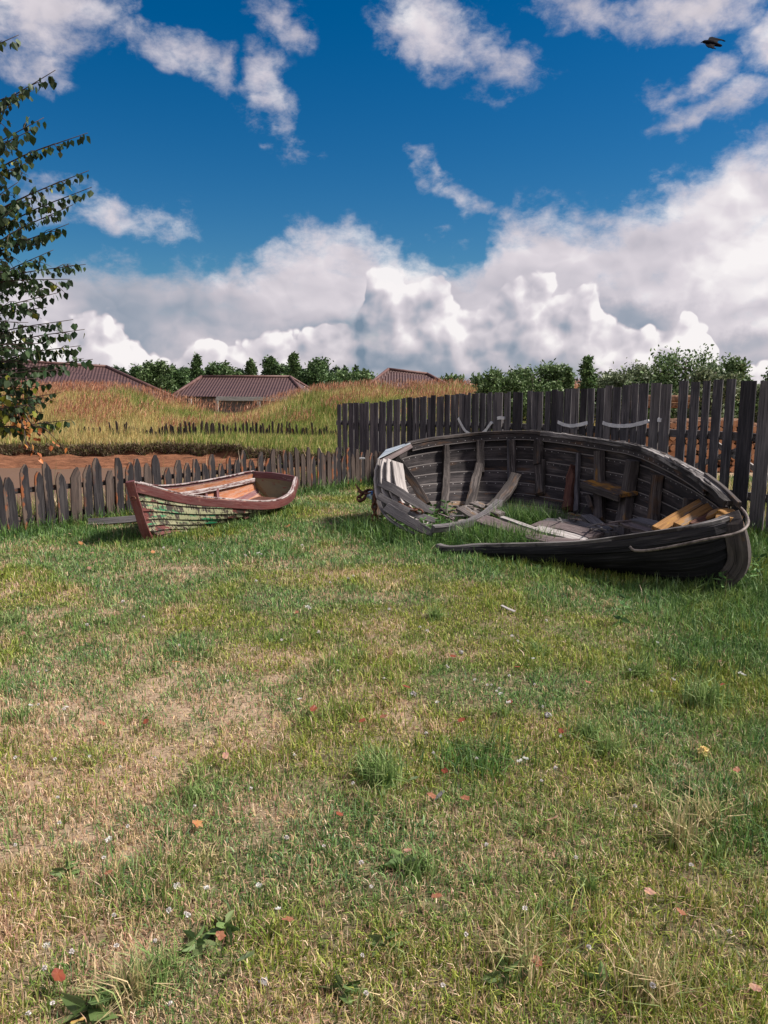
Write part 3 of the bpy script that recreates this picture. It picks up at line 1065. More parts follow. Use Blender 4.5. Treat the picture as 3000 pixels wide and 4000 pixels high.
# ------------------------------------------------------------------ hulls
class Hull:
    def __init__(self, F, Nn, K, bilge_f, bilge_n):
        self.cF = ([P(u, v, y) for (_, u, v, y) in F], [s for s, *_ in F])
        self.cN = ([P(u, v, y) for (_, u, v, y) in Nn], [s for s, *_ in Nn])
        self.cK = ([k[1] if isinstance(k[1], Vector) else P(*k[1:]) for k in K], [k[0] for k in K])
        self.bf, self.bn = bilge_f, bilge_n

    def F(self, s):
        return catmull(*self.cF, s)

    def N(self, s):
        return catmull(*self.cN, s)

    def K(self, s):
        return catmull(*self.cK, s)

    def S(self, side, s, t):
        g = self.F(s) if side == 'far' else self.N(s)
        o = self.N(s) if side == 'far' else self.F(s)
        k = self.K(s)
        b = (self.bf if side == 'far' else self.bn)(s)
        out = Vector((g.x - o.x, g.y - o.y, 0))
        wdt = out.length
        out = out.normalized() if wdt > 1e-4 else Vector((0, 0, 0))
        c = Vector((g.x, g.y, k.z + .18 * (g.z - k.z))) + out * (b * wdt)
        c = c * (1 - .0) 
        return g * (1 - t) ** 2 + c * (2 * t * (1 - t)) + k * t * t

    def nrm(self, side, s, t):
        e = .01
        a = self.S(side, min(s + e, 1), t) - self.S(side, max(s - e, 0), t)
        b = self.S(side, s, min(t + e, 1)) - self.S(side, s, max(t - e, 0))
        n = a.cross(b)
        if n.length < 1e-7:
            return Vector((0, 0, -1))
        n.normalize()
        g = self.F(s) if side == 'far' else self.N(s)
        k = self.K(s)
        mid = (self.F(s) + self.N(s)) * .5 + Vector((0, 0, .25))
        if n.dot(self.S(side, s, t) - mid) < 0:
            n = -n
        return n        # outward

    def strake(self, name, side, t0, t1, mats, parent, s0=0.0, s1=1.0, ns=36, th=.014, lap=.016, ragged=0.0, inner_first=True, seed=None):
        """one lapped plank, outer faces mats[0], inner faces mats[1]"""
        seed = random.random() * 40 if seed is None else seed
        na = 4
        V, gr, fl, ls, mi = [], [], [], [], []
        L = 0
        prev = None
        for i in range(ns + 1):
            s = s0 + (s1 - s0) * i / ns
            if ragged and (i == 0):
                s += 0
            for j in range(na):
                tt = t0 + (t1 - t0) * j / (na - 1)
                ss = s
                if ragged and i == 0:
                    ss = s + random.uniform(0, ragged)
                p = self.S(side, ss, tt)
                nn = self.nrm(side, min(max(ss, .01), .99), tt)
                o = lap * (j / (na - 1))
                p_out = p + nn * (o + th)
                p_in = p + nn * o
                if j == 0:
                    if prev is not None:
                        L += (p - prev).length
                    prev = p
                w = (self.S(side, s, t1) - self.S(side, s, t0)).length
                V += [tuple(p_out), tuple(p_in)]
                yy = w * j / (na - 1)
                gr += [(L, yy, seed), (L, yy, seed + 3)]
        R = na * 2
        for i in range(ns):
            a = i * R
            b = a + R
            for j in range(na - 1):
                ls.append(len(fl)); fl += [a + 2 * j, a + 2 * j + 2, b + 2 * j + 2, b + 2 * j]; mi.append(0)
                ls.append(len(fl)); fl += [a + 2 * j + 1, b + 2 * j + 1, b + 2 * j + 3, a + 2 * j + 3]; mi.append(1)
            e = 2 * (na - 1)
            ls.append(len(fl)); fl += [a, b, b + 1, a + 1]; mi.append(0)
            ls.append(len(fl)); fl += [a + e, a + e + 1, b + e + 1, b + e]; mi.append(0)
        for i in (0, ns):
            a = i * R
            ls.append(len(fl)); fl += [a + 2 * j for j in range(na)] + [a + 2 * j + 1 for j in range(na)][::-1]; mi.append(0)
        return new_mesh(name, V, fl, ls, mats, parent, {'gr': ('FLOAT_VECTOR', gr)}, matidx=mi, smooth=False)

    def rail(self, name, side, s0, s1, width, thick, matl, parent, lift=0.0, out=0.0, ns=34, jitter=0.02, flat=True, drop=0.0, seed=None):
        cs, ws, ns_ = [], [], []
        crv = self.F if side == 'far' else self.N
        for i in range(ns + 1):
            s = s0 + (s1 - s0) * i / ns
            c = crv(s)
            tan = (crv(min(s + .01, 1)) - crv(max(s - .01, 0))).normalized()
            o = c - (self.K(s))
            o.z = 0
            if o.length < .02:
                o = tan.cross(Vector((0, 0, 1)))
            w = tan.cross(Vector((0, 0, 1))).normalized()
            mid = (self.F(s) + self.N(s)) * .5
            if s < .04 or s > .97:
                mid = (self.F(.5) + self.N(.5)) * .5
            if w.dot(c - mid) < 0:
                w = -w
            up = w.cross(tan).normalized()
            if up.z < 0:
                up = -up
            c = c + w * out + up * lift
            cs.append(c)
            if flat:
                ws.append(w * width / 2)
                ns_.append(up * thick / 2)
            else:
                ws.append(up * width / 2)
                ns_.append(w * thick / 2)
        return plank(name, cs, ws, ns_, matl, parent, jitter, seed)

    def s_for_u(self, side, t, u):
        best = None
        for i in range(201):
            s = i / 200
            e = abs(proj(self.S(side, s, t))[0] - u)
            if best is None or e < best[0]:
                best = (e, s)
        return best[1]

    def rib(self, name, side, u0, u1, t0, t1, matl, parent, w=.075, th=.05, steps=12, jitter=.08, taper=None, inset=.02):
        sa, sb = self.s_for_u(side, t0, u0), self.s_for_u(side, t1, u1)
        cs, ws, ns = [], [], []
        for i in range(steps + 1):
            k = i / steps
            t = t0 + (t1 - t0) * k
            s = sa + (sb - sa) * k
            n = self.nrm(side, s, t)
            c = self.S(side, s, t) - n * (th / 2 + inset * .2)
            s2, t2 = sa + (sb - sa) * (k + .02), t0 + (t1 - t0) * (k + .02)
            tan = (self.S(side, s2, t2) - self.S(side, s, t)).normalized()
            wv = tan.cross(n).normalized()
            kk = taper(k) if taper else 1
            cs.append(c)
            ws.append(wv * w / 2 * kk)
            ns.append(n * th / 2)
        return plank(name, cs, ws, ns, matl, parent, jitter)


# ------------------------------------------------------------------ the big wreck
def build_wreck():
    F = [(0, 1483, 1792, 8.62), (.12, 1602, 1735, 9.2), (.3, 1824, 1702, 9.6), (.45, 2017, 1691, 9.5), (.55, 2133, 1697, 9.2),
         (.7, 2364, 1728, 8.35), (.8, 2509, 1756, 7.65), (.9, 2680, 1838, 6.75), (.96, 2785, 1912, 6.2), (1, 2866, 1992, 5.82)]
    Nn = [(0, 1483, 1792, 8.62), (.12, 1560, 2010, 7.9), (.3, 1712, 2134, 7.12), (.45, 1880, 2134, 6.95), (.6, 2075, 2131, 6.68), (.7, 2268, 2123, 6.38),
          (.8, 2461, 2100, 6.08), (.9, 2654, 2071, 5.84), (.96, 2790, 2044, 5.74), (1, 2866, 2016, 5.78)]
    K = [(0, 1478, 2062, 8.6), (.15, Vector((.35, 8.35, .0))), (.35, Vector((.95, 7.95, -.03))), (.6, Vector((1.72, 7.35, -.04))), (.8, Vector((2.18, 6.55, .0))),
         (.92, 2740, 2284, 5.92), (1, 2893, 2236, 5.76)]
    H = Hull(F, Nn, K, lambda s: .03 * (1 - s * s), lambda s: (.05 + .07 * s) * (1 - s ** 6))
    root = empty('wrecked_boat', (1.4, 7.2, 0), 'large broken dark wooden boat heeled over in the grass by the tall fence', 'boat')
    # far side planks
    tl = [0, .10, .20, .30, .40, .50, .60, .70, .80]
    for i in range(8):
        low = i >= 6
        if i == 7:
            H.strake('hull_plank', 'far', .70, .80, [M['hull_out'], M['hull_low']], root, s0=.22, s1=.40, ns=12, ragged=.05)
        H.strake('hull_plank', 'far', tl[i], tl[i + 1] + .012, [M['hull_out'], M['hull_low'] if low else M['hull_in']], root,
                 s0=(0.0 if i < 5 else (.1 + .05 * (i - 5) if i < 7 else .58)), s1=1.0 - (.01 if i < 7 else .06), ns=40, lap=.022, seed=i * 3.7)
    # bilge plank at the bow end only
    H.strake('hull_plank', 'far', .80, .93, [M['hull_out'], M['hull_low']], root, s0=.60, s1=.95, ns=18, ragged=.08)
    H.strake('hull_plank', 'far', .93, 1.0, [M['hull_out'], M['hull_low']], root, s0=.72, s1=.95, ns=14, ragged=.06)
    H.strake('hull_plank', 'far', .80, .97, [M['hull_out'], M['hull_low']], root, s0=.20, s1=.36, ns=10, ragged=.04)
    # near side planks, broken off towards the collapsed end
    tn = [0, .16, .31, .46, .61, .76, .9, 1.0]
    for i in range(7):
        H.strake('hull_plank', 'near', tn[i], tn[i + 1] + .015, [M['hull_out'], M['hull_in']], root, s0=.30 + .022 * i, s1=1.0, ns=34, lap=.022, ragged=.04, seed=i * 5.1)
    # rails
    r = H.rail('gunwale', 'far', .11, .56, .075, .035, M['timber'], root, lift=.012, jitter=.05)
    r['label'] = 'sound brown grey stretch of the raised gunwale'
    r = H.rail('gunwale', 'far', .54, .99, .085, .05, M['rotten'], root, lift=.006, jitter=.16, ns=60)
    r['label'] = 'rotten splintered stretch of the raised gunwale'
    H.rail('rubbing_strake', 'far', .50, .965, .035, .03, M['rotten'], root, lift=.005, out=.075, jitter=.12, ns=50)
    H.rail('rubbing_strake', 'far', .93, .997, .035, .045, M['timber_lichen'], root, lift=.03, out=.05, jitter=.05, ns=10)
    H.rail('inner_rail', 'far', .12, .95, .07, .022, M['hull_in'], root, lift=-.05, out=-.02, flat=False, jitter=.04)
    H.rail('gunwale', 'near', .30, .985, .065, .032, M['rotten'], root, lift=.01, jitter=.10, ns=46)
    H.rail('rubbing_strake', 'near', .34, .975, .075, .022, M['board_black'], root, lift=-.045, out=.035, flat=False, jitter=.05)
    # splinters along the rotten rail
    for i in range(26):
        s = random.uniform(.50, .97)
        c = H.F(s) + Vector((random.uniform(-.03, .03), random.uniform(-.03, .03), .035))
        tan = (H.F(min(s + .02, 1)) - H.F(s - .02)).normalized()
        tan = (tan + Vector((random.uniform(-.15, .15), random.uniform(-.15, .15), random.uniform(-.1, .12)))).normalized()
        l = random.uniform(.05, .2)
        bend('splinter', [c - tan * l / 2, c, c + tan * l / 2], random.uniform(.008, .025), .008, random.choice([M['rotten'], M['timber_pale'], M['timber']]), root,
             ndir=Vector((0, 0, 1)), steps=3, jitter=.3, taper=lambda k: 1.1 - .9 * abs(k - .4))
    # ribs on the raised side
    H.rib('rib', 'far', 1737, 1730, .05, .80, M['timber'], root, w=.085, th=.06, taper=lambda k: .75 + .3 * min(k * 4, 1))
    H.rib('rib', 'far', 1877, 1876, .04, .34, M['timber'], root, w=.10, th=.06)
    H.rib('rib', 'far', 1872, 1822, .26, .84, M['timber'], root, w=.10, th=.085, jitter=.12)
    H.rib('rib', 'far', 1990, 1988, .04, .58, M['board'], root, w=.05, th=.06)
    H.rib('rib', 'far', 2007, 2006, .05, .50, M['timber'], root, w=.07, th=.085)
    H.rib('rib', 'far', 2113, 2110, .04, .24, M['timber'], root, w=.105, th=.07)
    H.rib('rib', 'far', 2118, 2112, .20, .50, M['timber'], root, w=.125, th=.05, taper=lambda k: 1.1 - .25 * k)
    r = H.rib('rib', 'far', 2247, 2226, .20, .60, M['redwood'], root, w=.10, th=.075, jitter=.2, taper=lambda k: min(1, .12 + k * 3.2))
    r['label'] = 'splintered reddish stub of a rib'
    H.rib('rib', 'far', 2262, 2250, .10, .60, M['board'], root, w=.05, th=.04, jitter=.2)
    r = H.rib('rib', 'far', 2357, 2348, .06, .66, M['timber_lichen'], root, w=.105, th=.08)
    r = H.rib('rib', 'far', 2490, 2412, .08, .97, M['timber_lichen'], root, w=.115, th=.10)
    H.rib('rib', 'far', 2588, 2545, .11, .93, M['timber'], root, w=.085, th=.085)
    H.rib('rib', 'far', 2708, 2690, .16, .52, M['timber'], root, w=.09, th=.07)
    H.rib('rib', 'far', 2320, 2330, .47, .58, M['timber'], root, w=.05, th=.12, jitter=.2)
    # seat remnant between two ribs
    sa, sb = H.s_for_u('far', .30, 2350), H.s_for_u('far', .32, 2492)
    a, b = H.S('far', sa, .285), H.S('far', sb, .31)
    nin = -(H.nrm('far', (sa + sb) / 2, .3))
    nin.z = -.10
    nin.normalize()
    ax = (b - a).normalized()
    up = ax.cross(nin).normalized()
    if up.z < 0:
        up = -up
    cs = [a + nin * .10 - ax * .05, (a + b) / 2 + nin * .11, b + nin * .11 + ax * .02]
    seat = plank('seat', cs, [nin * .105] * 3, [up * .018] * 3, M['seat_lichen'], root, .05)
    seat['label'] = 'short broken seat plank crusted with orange lichen'
    cs = [c + nin * .11 - up * .022 for c in cs]
    plank('seat_rail', cs, [up * .034] * 3, [nin * .014] * 3, M['timber_lichen'], root, .04)
    # frame timber crossing the floor
    bend('rib', [P(2016, 1855, 9.0), P(1993, 1900, 8.85), P(1955, 1950, 8.6), P(1915, 1988, 8.35)], .12, .06, M['timber'], root, ndir=Vector((-.25, -.8, .5)), steps=10, jitter=.12)
    bend('rib', [P(1950, 1962, 8.5), P(1895, 2010, 8.15), P(1830, 2042, 7.85), P(1765, 2058, 7.6), P(1690, 2066, 7.45)], .085, .07, M['timber_grey2'], root,
         ndir=Vector((-.25, -.6, .75)), steps=18, jitter=.10, taper=lambda k: .95 - .35 * k)
    # loose bottom boards
    bb = [([(1880, 2028, 7.75), (2000, 2068, 7.5), (2135, 2120, 7.1)], .17, 'timber_pink'), ([(1960, 2022, 7.95), (2060, 2058, 7.6), (2170, 2098, 7.25)], .05, 'timber_pale'),
          ([(2092, 2048, 7.75), (2210, 2062, 7.4), (2330, 2096, 7.0)], .17, 'timber_pink'), ([(2090, 2066, 7.55), (2190, 2088, 7.25), (2290, 2112, 6.95)], .13, 'timber_pale'),
          ([(2125, 2036, 7.9), (2240, 2045, 7.6), (2370, 2080, 7.15)], .12, 'timber_grey2'), ([(2060, 2095, 7.2), (2160, 2112, 6.98), (2250, 2122, 6.8)], .13, 'timber_pink'),
          ([(2290, 2015, 7.8), (2340, 2050, 7.4), (2390, 2085, 7.0)], .11, 'timber_grey2'), ([(1800, 1985, 8.3), (1850, 2015, 8.1), (1905, 2045, 7.8)], .12, 'hull_low'),
          ([(1850, 1965, 8.7), (1900, 1985, 8.4), (1960, 2010, 8.1)], .10, 'hull_low'),
          ([(2440, 2040, 6.95), (2500, 2060, 6.7), (2560, 2075, 6.45)], .14, 'timber_pink'), ([(2480, 2030, 6.9), (2560, 2050, 6.6), (2620, 2062, 6.4)], .12, 'timber_grey2')]
    for pts, w, mn in bb:
        bend('bottom_board', [P(*p) for p in pts], w, .03, M[mn], root, ndir=Vector((-.1, -.25, 1)), steps=8, jitter=.12)
    for i in range(46):
        u, v, y = random.choice([(1830, 1990, 8.4), (1900, 2010, 8.2), (1790, 2030, 8.0), (2350, 2060, 7.1), (2440, 2050, 6.9), (2520, 2060, 6.6), (1900, 2080, 7.5), (1650, 2030, 8.0), (2230, 2040, 7.6)])
        c = P(u + random.uniform(-50, 50), v + random.uniform(-14, 14), y)
        d = Vector((random.uniform(-1, 1), random.uniform(-1, 1), random.uniform(-.1, .25))).normalized()
        l = random.uniform(.06, .26)
        bend('splinter', [c - d * l / 2, c + Vector((0, 0, .006)), c + d * l / 2], random.uniform(.012, .04), .012, random.choice([M['timber_pale'], M['timber_grey2'], M['timber_pink'], M['hull_low']]), root,
             ndir=Vector((0, 0, 1)), steps=3, jitter=.3, taper=lambda k: 1.1 - .8 * abs(k - .4))
    # bow: stem post, breasthook planks, cap
    st = [P(2846, 2012, 5.80), P(2866, 2058, 5.74), P(2884, 2128, 5.70), P(2886, 2192, 5.70), P(2860, 2240, 5.73), P(2800, 2272, 5.83), P(2730, 2290, 5.95)]
    stem = bend('stem', st, .085, .15, M['timber_lichen'], root, ndir=Vector((-.78, .45, 0)).cross(Vector((0, 0, 1))).cross(Vector((1, -1, 0))) if False else Vector((.75, -.6, -.3)), steps=22, jitter=.05,
                taper=lambda k: 1.0 if k < .85 else 1 - (k - .85) * 2)
    capm = M['timber_ochre']
    bend('stem_cap', [P(2768, 2022, 5.98), P(2822, 2000, 5.92), P(2862, 2022, 5.80)], .12, .05, capm, root, ndir=Vector((0, -.2, 1)), steps=6, jitter=.1)
    bend('stem_cap', [P(2800, 2026, 5.86), P(2845, 2020, 5.82), P(2876, 2034, 5.75)], .12, .06, capm, root, ndir=Vector((0, -.2, 1)), steps=6, jitter=.1)
    bend('breasthook', [P(2572, 2072, 6.0), P(2670, 2012, 6.25), P(2768, 1955, 6.48)], .12, .035, capm, root, ndir=Vector((-.1, -.45, .9)), steps=8, jitter=.04)
    bend('breasthook', [P(2648, 2056, 5.97), P(2725, 2010, 6.15), P(2798, 1968, 6.32)], .085, .04, capm, root, ndir=Vector((-.1, -.45, .9)), steps=8, jitter=.06)
    bend('breasthook', [P(2640, 2062, 5.99), P(2705, 2022, 6.15), P(2775, 1980, 6.3)], .02, .045, M['timber_pale'], root, ndir=Vector((-.1, -.45, .9)), steps=8, jitter=.3)
    bend('breasthook', [P(2705, 2052, 5.93), P(2750, 2030, 6.02), P(2800, 2000, 6.15)], .07, .03, M['redwood'], root, ndir=Vector((-.1, -.4, .9)), steps=6, jitter=.15)
    # iron rod round the bow
    rod = tube('iron_rod', [P(2461, 2136, 5.98), P(2476, 2150, 5.94), P(2530, 2150, 5.86), P(2640, 2132, 5.68), P(2760, 2107, 5.55), P(2868, 2086, 5.50), P(2908, 2066, 5.53), P(2923, 2040, 5.62),
                            P(2912, 2006, 5.75), P(2880, 1972, 5.95), P(2842, 1938, 6.2), P(2810, 1918, 6.4)], .0115, M['rod'], root, steps=60)
    # collapsed end: post, curved planks
    bend('sternpost', [P(1490, 1800, 8.66), P(1474, 1900, 8.66), P(1470, 1990, 8.64), P(1480, 2070, 8.6)], .06, .09, M['timber'], root, ndir=Vector((-.5, -.8, 0)), steps=10, jitter=.1)
    fan = [([(1500, 1806), (1487, 1868), (1492, 1930), (1512, 1990)], .20, 8.52), ([(1519, 1803), (1510, 1868), (1524, 1938), (1556, 2002)], .20, 8.47),
           ([(1536, 1802), (1533, 1866), (1549, 1930), (1588, 1994)], .19, 8.45), ([(1551, 1806), (1560, 1866), (1570, 1915), (1590, 1968)], .17, 8.45),
           ([(1505, 1950), (1540, 2000), (1590, 2035), (1640, 2055)], .07, 8.25), ([(1545, 1950), (1580, 2000), (1625, 2030), (1670, 2048)], .06, 8.25)]
    for pts, w, y in fan:
        q = bend('hull_plank', [P(u, v, y - .10 * i) for i, (u, v) in enumerate(pts)], w, .02, M['timber_pale'], root, ndir=Vector((.75, -.75, .25)), steps=12, jitter=.06)
        q['label'] = 'bleached pale hull plank at the collapsed end'
    for pts, w, ys in [([(1482, 1884), (1530, 1906), (1580, 1936), (1640, 1972), (1695, 2002)], .095, (8.3, 8.2, 8.15, 8.15, 8.2)),
                       ([(1479, 1938), (1520, 1962), (1570, 1985), (1630, 2012), (1700, 2034)], .075, (8.15, 8.05, 7.95, 7.9, 7.9)),
                       ([(1508, 1980), (1545, 2004), (1590, 2032), (1640, 2060), (1690, 2084)], .10, (8.0, 7.85, 7.7, 7.6, 7.5)),
                       ([(1478, 1948), (1488, 1985), (1515, 2022), (1560, 2054), (1620, 2085)], .035, (8.2, 8.1, 7.95, 7.75, 7.6))]:
        bend('side_board', [P(u, v, y) for (u, v), y in zip(pts, ys)], w, .025, M['timber_grey2'], root, ndir=Vector((-.15, -1, .45)), steps=12, jitter=.08,
             taper=lambda k: 1 - .35 * max(0, k - .7) / .3)
    bend('leaning_board', [P(1545, 1792, 8.85), P(1612, 1880, 8.75), P(1668, 1972, 8.5)], .10, .05, M['timber'], root, ndir=Vector((-.1, -1, .2)), steps=10, jitter=.1)
    # little end deck: plank edge with a grey metal sheet on it
    bend('deck_plank', [P(1486, 1808, 8.55), P(1545, 1776, 8.8), P(1604, 1742, 9.05)], .06, .035, M['timber_ochre'] if False else M['timber_pink'], root, ndir=Vector((.1, -1, .3)), steps=6, jitter=.06)
    q = [P(1478, 1791, 8.5), P(1604, 1731, 9.05), P(1598, 1729, 9.25), P(1508, 1757, 9.1)]
    nn = (q[1] - q[0]).cross(q[3] - q[0]).normalized() * .004
    if nn.z < 0:
        nn = -nn
    V = [tuple(a + nn) for a in q] + [tuple(a - nn) for a in q]
    fl = [0, 1, 2, 3, 7, 6, 5, 4] + sum([[i, i + 4, (i + 1) % 4 + 4, (i + 1) % 4] for i in range(4)], [])
    o = new_mesh('metal_sheet', V, fl, [0, 4, 8, 12, 16, 20], M['sheet'], root)
    return H


WRECK = build_wreck()


# ------------------------------------------------------------------ the small boat
def build_small_boat():
    Nn = [(0, 515, 1886, 7.62), (.12, 584, 1902, 7.8), (.25, 669, 1924, 8.0), (.37, 753, 1939, 8.2), (.52, 859, 1950, 8.45), (.68, 964, 1958, 8.75), (.79, 1036, 1960, 9.0),
          (.88, 1091, 1951, 9.32), (.95, 1135, 1922, 9.6), (1, 1152, 1867, 9.92)]
    F = [(0, 515, 1886, 7.62), (.15, 600, 1905, 8.15), (.35, 690, 1903, 8.65), (.52, 785, 1889, 9.05), (.68, 871, 1873, 9.42), (.8, 925, 1862, 9.7), (.9, 960, 1854, 9.92), (1, 992, 1848, 10.12)]
    K = [(0, 582, 2118, 7.74), (.15, Vector((-2.24, 8.0, .02))), (.35, Vector((-2.05, 8.35, .0))), (.6, Vector((-1.78, 8.95, .0))), (.85, Vector((-1.54, 9.55, .03))), (1, Vector((-1.42, 9.9, .10)))]
    H = Hull(F, Nn, K, lambda s: .06 * (1 - s * .5), lambda s: .10 * math.sin(math.pi * min(s * 1.05, 1)) + .0)
    root = empty('small_rowing_boat', (-1.9, 9.0, 0), 'small red and pale green rowing boat with peeling paint on the lawn', 'boat')
    tn = [0.02, .17, .31, .44, .57, .70, .84, 1.0]
    for i in range(7):
        H.strake('hull_plank', 'near', tn[i], tn[i + 1] + .012, [M['paint_green'], M['paint_orange']], root, s0=.012, s1=.995, ns=34, lap=.016, seed=i * 2.3 + 1)
        H.strake('hull_plank', 'far', tn[i], tn[i + 1] + .012, [M['paint_green'], M['paint_orange'] if i != 3 else M['paint_maroon']], root, s0=.012, s1=.995, ns=34, lap=.012, seed=i * 2.9 + 4)
    # broad red sheer band and worn rail top
    H.rail('sheer_band', 'near', .015, .998, .088, .018, M['paint_red'], root, lift=-.045, out=.034, flat=False, ns=44, jitter=.0)
    H.rail('gunwale', 'near', .0, 1.0, .05, .016, M['paint_red_top'], root, lift=.012, out=.012, ns=44, jitter=.03)
    H.rail('sheer_band', 'far', .015, .998, .085, .018, M['paint_maroon'], root, lift=-.02, out=.024, flat=False, ns=36, jitter=.0)
    H.rail('gunwale', 'far', .05, 1.0, .035, .014, M['paint_red_top'], root, lift=.028, out=.012, ns=36, jitter=.03)
    r = H.rail('inner_rail', 'far', .1, .98, .05, .03, M['paint_red_top'], root, lift=-.085, out=-.025, flat=False, ns=30, jitter=.04)
    # transom
    a, b = H.N(1), H.F(1)
    pts = []
    m = 10
    for k in range(m + 1):
        pts.append(H.S('near', 1, k / m))
    for k in range(m - 1, -1, -1):
        pts.append(H.S('far', 1, k / m))
    nrm = (b - a).cross(Vector((0, 0, 1))).normalized() * .012
    V = [tuple(p + nrm) for p in pts] + [tuple(p - nrm) for p in pts]
    n = len(pts)
    fl, ls = list(range(n)), [0]
    ls.append(len(fl)); fl += list(range(2 * n - 1, n - 1, -1))
    for i in range(n):
        ls.append(len(fl)); fl += [i, i + n, (i + 1) % n + n, (i + 1) % n]
    gr = [(v[0] * 1.2 + v[1] * .3, v[2], 2.2) for v in V]
    new_mesh('transom', V, fl, ls, M['paint_transom'], root, {'gr': ('FLOAT_VECTOR', gr)})
    mid = (a + b) / 2
    w = (b - a).normalized()
    inn = -nrm.normalized() if nrm.dot(H.N(.5) - mid) < 0 else nrm.normalized()
    bend('transom_rail', [a + Vector((0, 0, -.02)), mid + Vector((0, 0, -.005)), b + Vector((0, 0, -.02))], .085, .03, M['paint_maroon'], root, ndir=inn, steps=6, jitter=.0)
    # inside frames
    H.rib('rib', 'far', 842, 885, .13, .86, M['paint_maroon'], root, w=.045, th=.035, jitter=.03)
    H.rib('rib', 'far', 800, 830, .2, .8, M['paint_maroon'], root, w=.04, th=.03, jitter=.03)
    # floor of the stern, dark red-brown boards
    for k, y in enumerate((-.22, -.08, .06, .2)):
        c0 = H.K(.55) + Vector((-y * .8, y * .4, .07))
        c1 = H.K(.98) + Vector((-y * .8, y * .4, .05))
        bend('floor_board', [c0, (c0 + c1) / 2, c1], .12, .018, M['redwood'], root, ndir=Vector((0, 0, 1)), steps=5, jitter=.04)
    # stem
    bend('stem', [P(508, 1880, 7.6), P(522, 1935, 7.62), P(545, 2010, 7.66), P(566, 2075, 7.70), P(590, 2128, 7.76)], .085, .07, M['paint_red'], root, ndir=Vector((.25, -1, 0)), steps=14, jitter=.05)
    q = tube('eye_bolt', [P(521, 1948, 7.55) + Vector((math.cos(t) * .022, 0, math.sin(t) * .022)) for t in [i * math.pi / 5 for i in range(10)]], .006, M['rust'], root, closed=True)
    # plank lying behind the bow
    o = bend('loose_plank', [P(345, 2038, 8.55), P(460, 2033, 8.6), P(585, 2020, 8.7)], .075, .05, M['timber_grey2'], None, ndir=Vector((0, -1, .35)), steps=6, jitter=.05)
    tag(o, 'grey weathered plank lying in the grass behind the small boat', 'plank')
    return H


SMALL = build_small_boat()


# ------------------------------------------------------------------ fences
def picket(name, base, h, w, th, along, facing, matl, parent, tip=True, lean=0.0, seed=None, top_round=.5):
    up = Vector((along.x * lean, along.y * lean, 1)).normalized()
    apex = random.uniform(-.22, .22) * w
    blunt = random.choice([.12, .2, .3, .45]) if tip else 1
    if tip:
        prof = [(0, 1), (.4, 1.0), (.75, .98), (1 - .95 * w / h, .95), (1 - .5 * w / h, .74), (1 - .14 * w / h, .3 + blunt * .5), (1, blunt)]
    else:
        prof = [(0, 1), (.3, 1), (.6, 1), (1, .98)]
    cs, ws, ns = [], [], []
    for z, k in prof:
        cs.append(base + up * (h * z) + along * (random.uniform(-.004, .004) + (apex * max(0, (z - (1 - w / h)) / (w / h)) if tip else 0)))
        ws.append(along * (w / 2 * k * random.uniform(.95, 1.04)))
        ns.append(facing * th / 2)
    return plank(name, cs, ws, ns, matl, parent, .0, seed)


def build_short_fence():
    d = Vector((FB[0] - FA[0], FB[1] - FA[1], 0))
    L = d.length
    along = d.normalized()
    facing = along.cross(Vector((0, 0, 1))).normalized()
    if facing.y > 0:
        facing = -facing
    root = empty('picket_fence', (FA[0], FA[1], 0), 'low fence of dark pointed pickets running behind the small boat', 'fence')
    s = .9
    i = 0
    while s < L:
        far = s / L
        w = random.uniform(.095, .128) if far < .6 else random.uniform(.08, .105)
        p = Vector((FA[0], FA[1], 0)) + along * s
        z = hz(p.x, p.y)
        h = .74 - .17 * far + random.uniform(-.055, .045) + (.04 if i % 2 else -.03)
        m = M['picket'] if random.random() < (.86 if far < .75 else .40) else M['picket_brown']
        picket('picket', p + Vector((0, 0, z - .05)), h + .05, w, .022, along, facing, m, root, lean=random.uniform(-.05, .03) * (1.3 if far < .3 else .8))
        # brown sapwood edge, part of the sawn board
        s += w + random.uniform(.016, .040) * (1.0 if far < .75 else .5)
        i += 1
    for zr in (.50, .17):
        pts = [Vector((FA[0], FA[1], 0)) + along * (L * k) + Vector((0, 0, zr * (1 - .18 * k))) - facing * .035 for k in (0, .25, .5, .75, 1)]
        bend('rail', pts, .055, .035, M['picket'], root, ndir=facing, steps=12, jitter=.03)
    for k in (.02, .22, .42, .62, .82, .99):
        p = Vector((FA[0], FA[1], -.2)) + along * (L * k) - facing * .09
        tube('post', [p, p + Vector((0, 0, .72))], [.045, .04], M['picket_brown'].copy() if False else M['twig'], root, seg=9)


TA = Vector((4.75, 6.85, 0))      # tall fence, near end
TB = Vector((-.95, 15.0, 0))      # far end


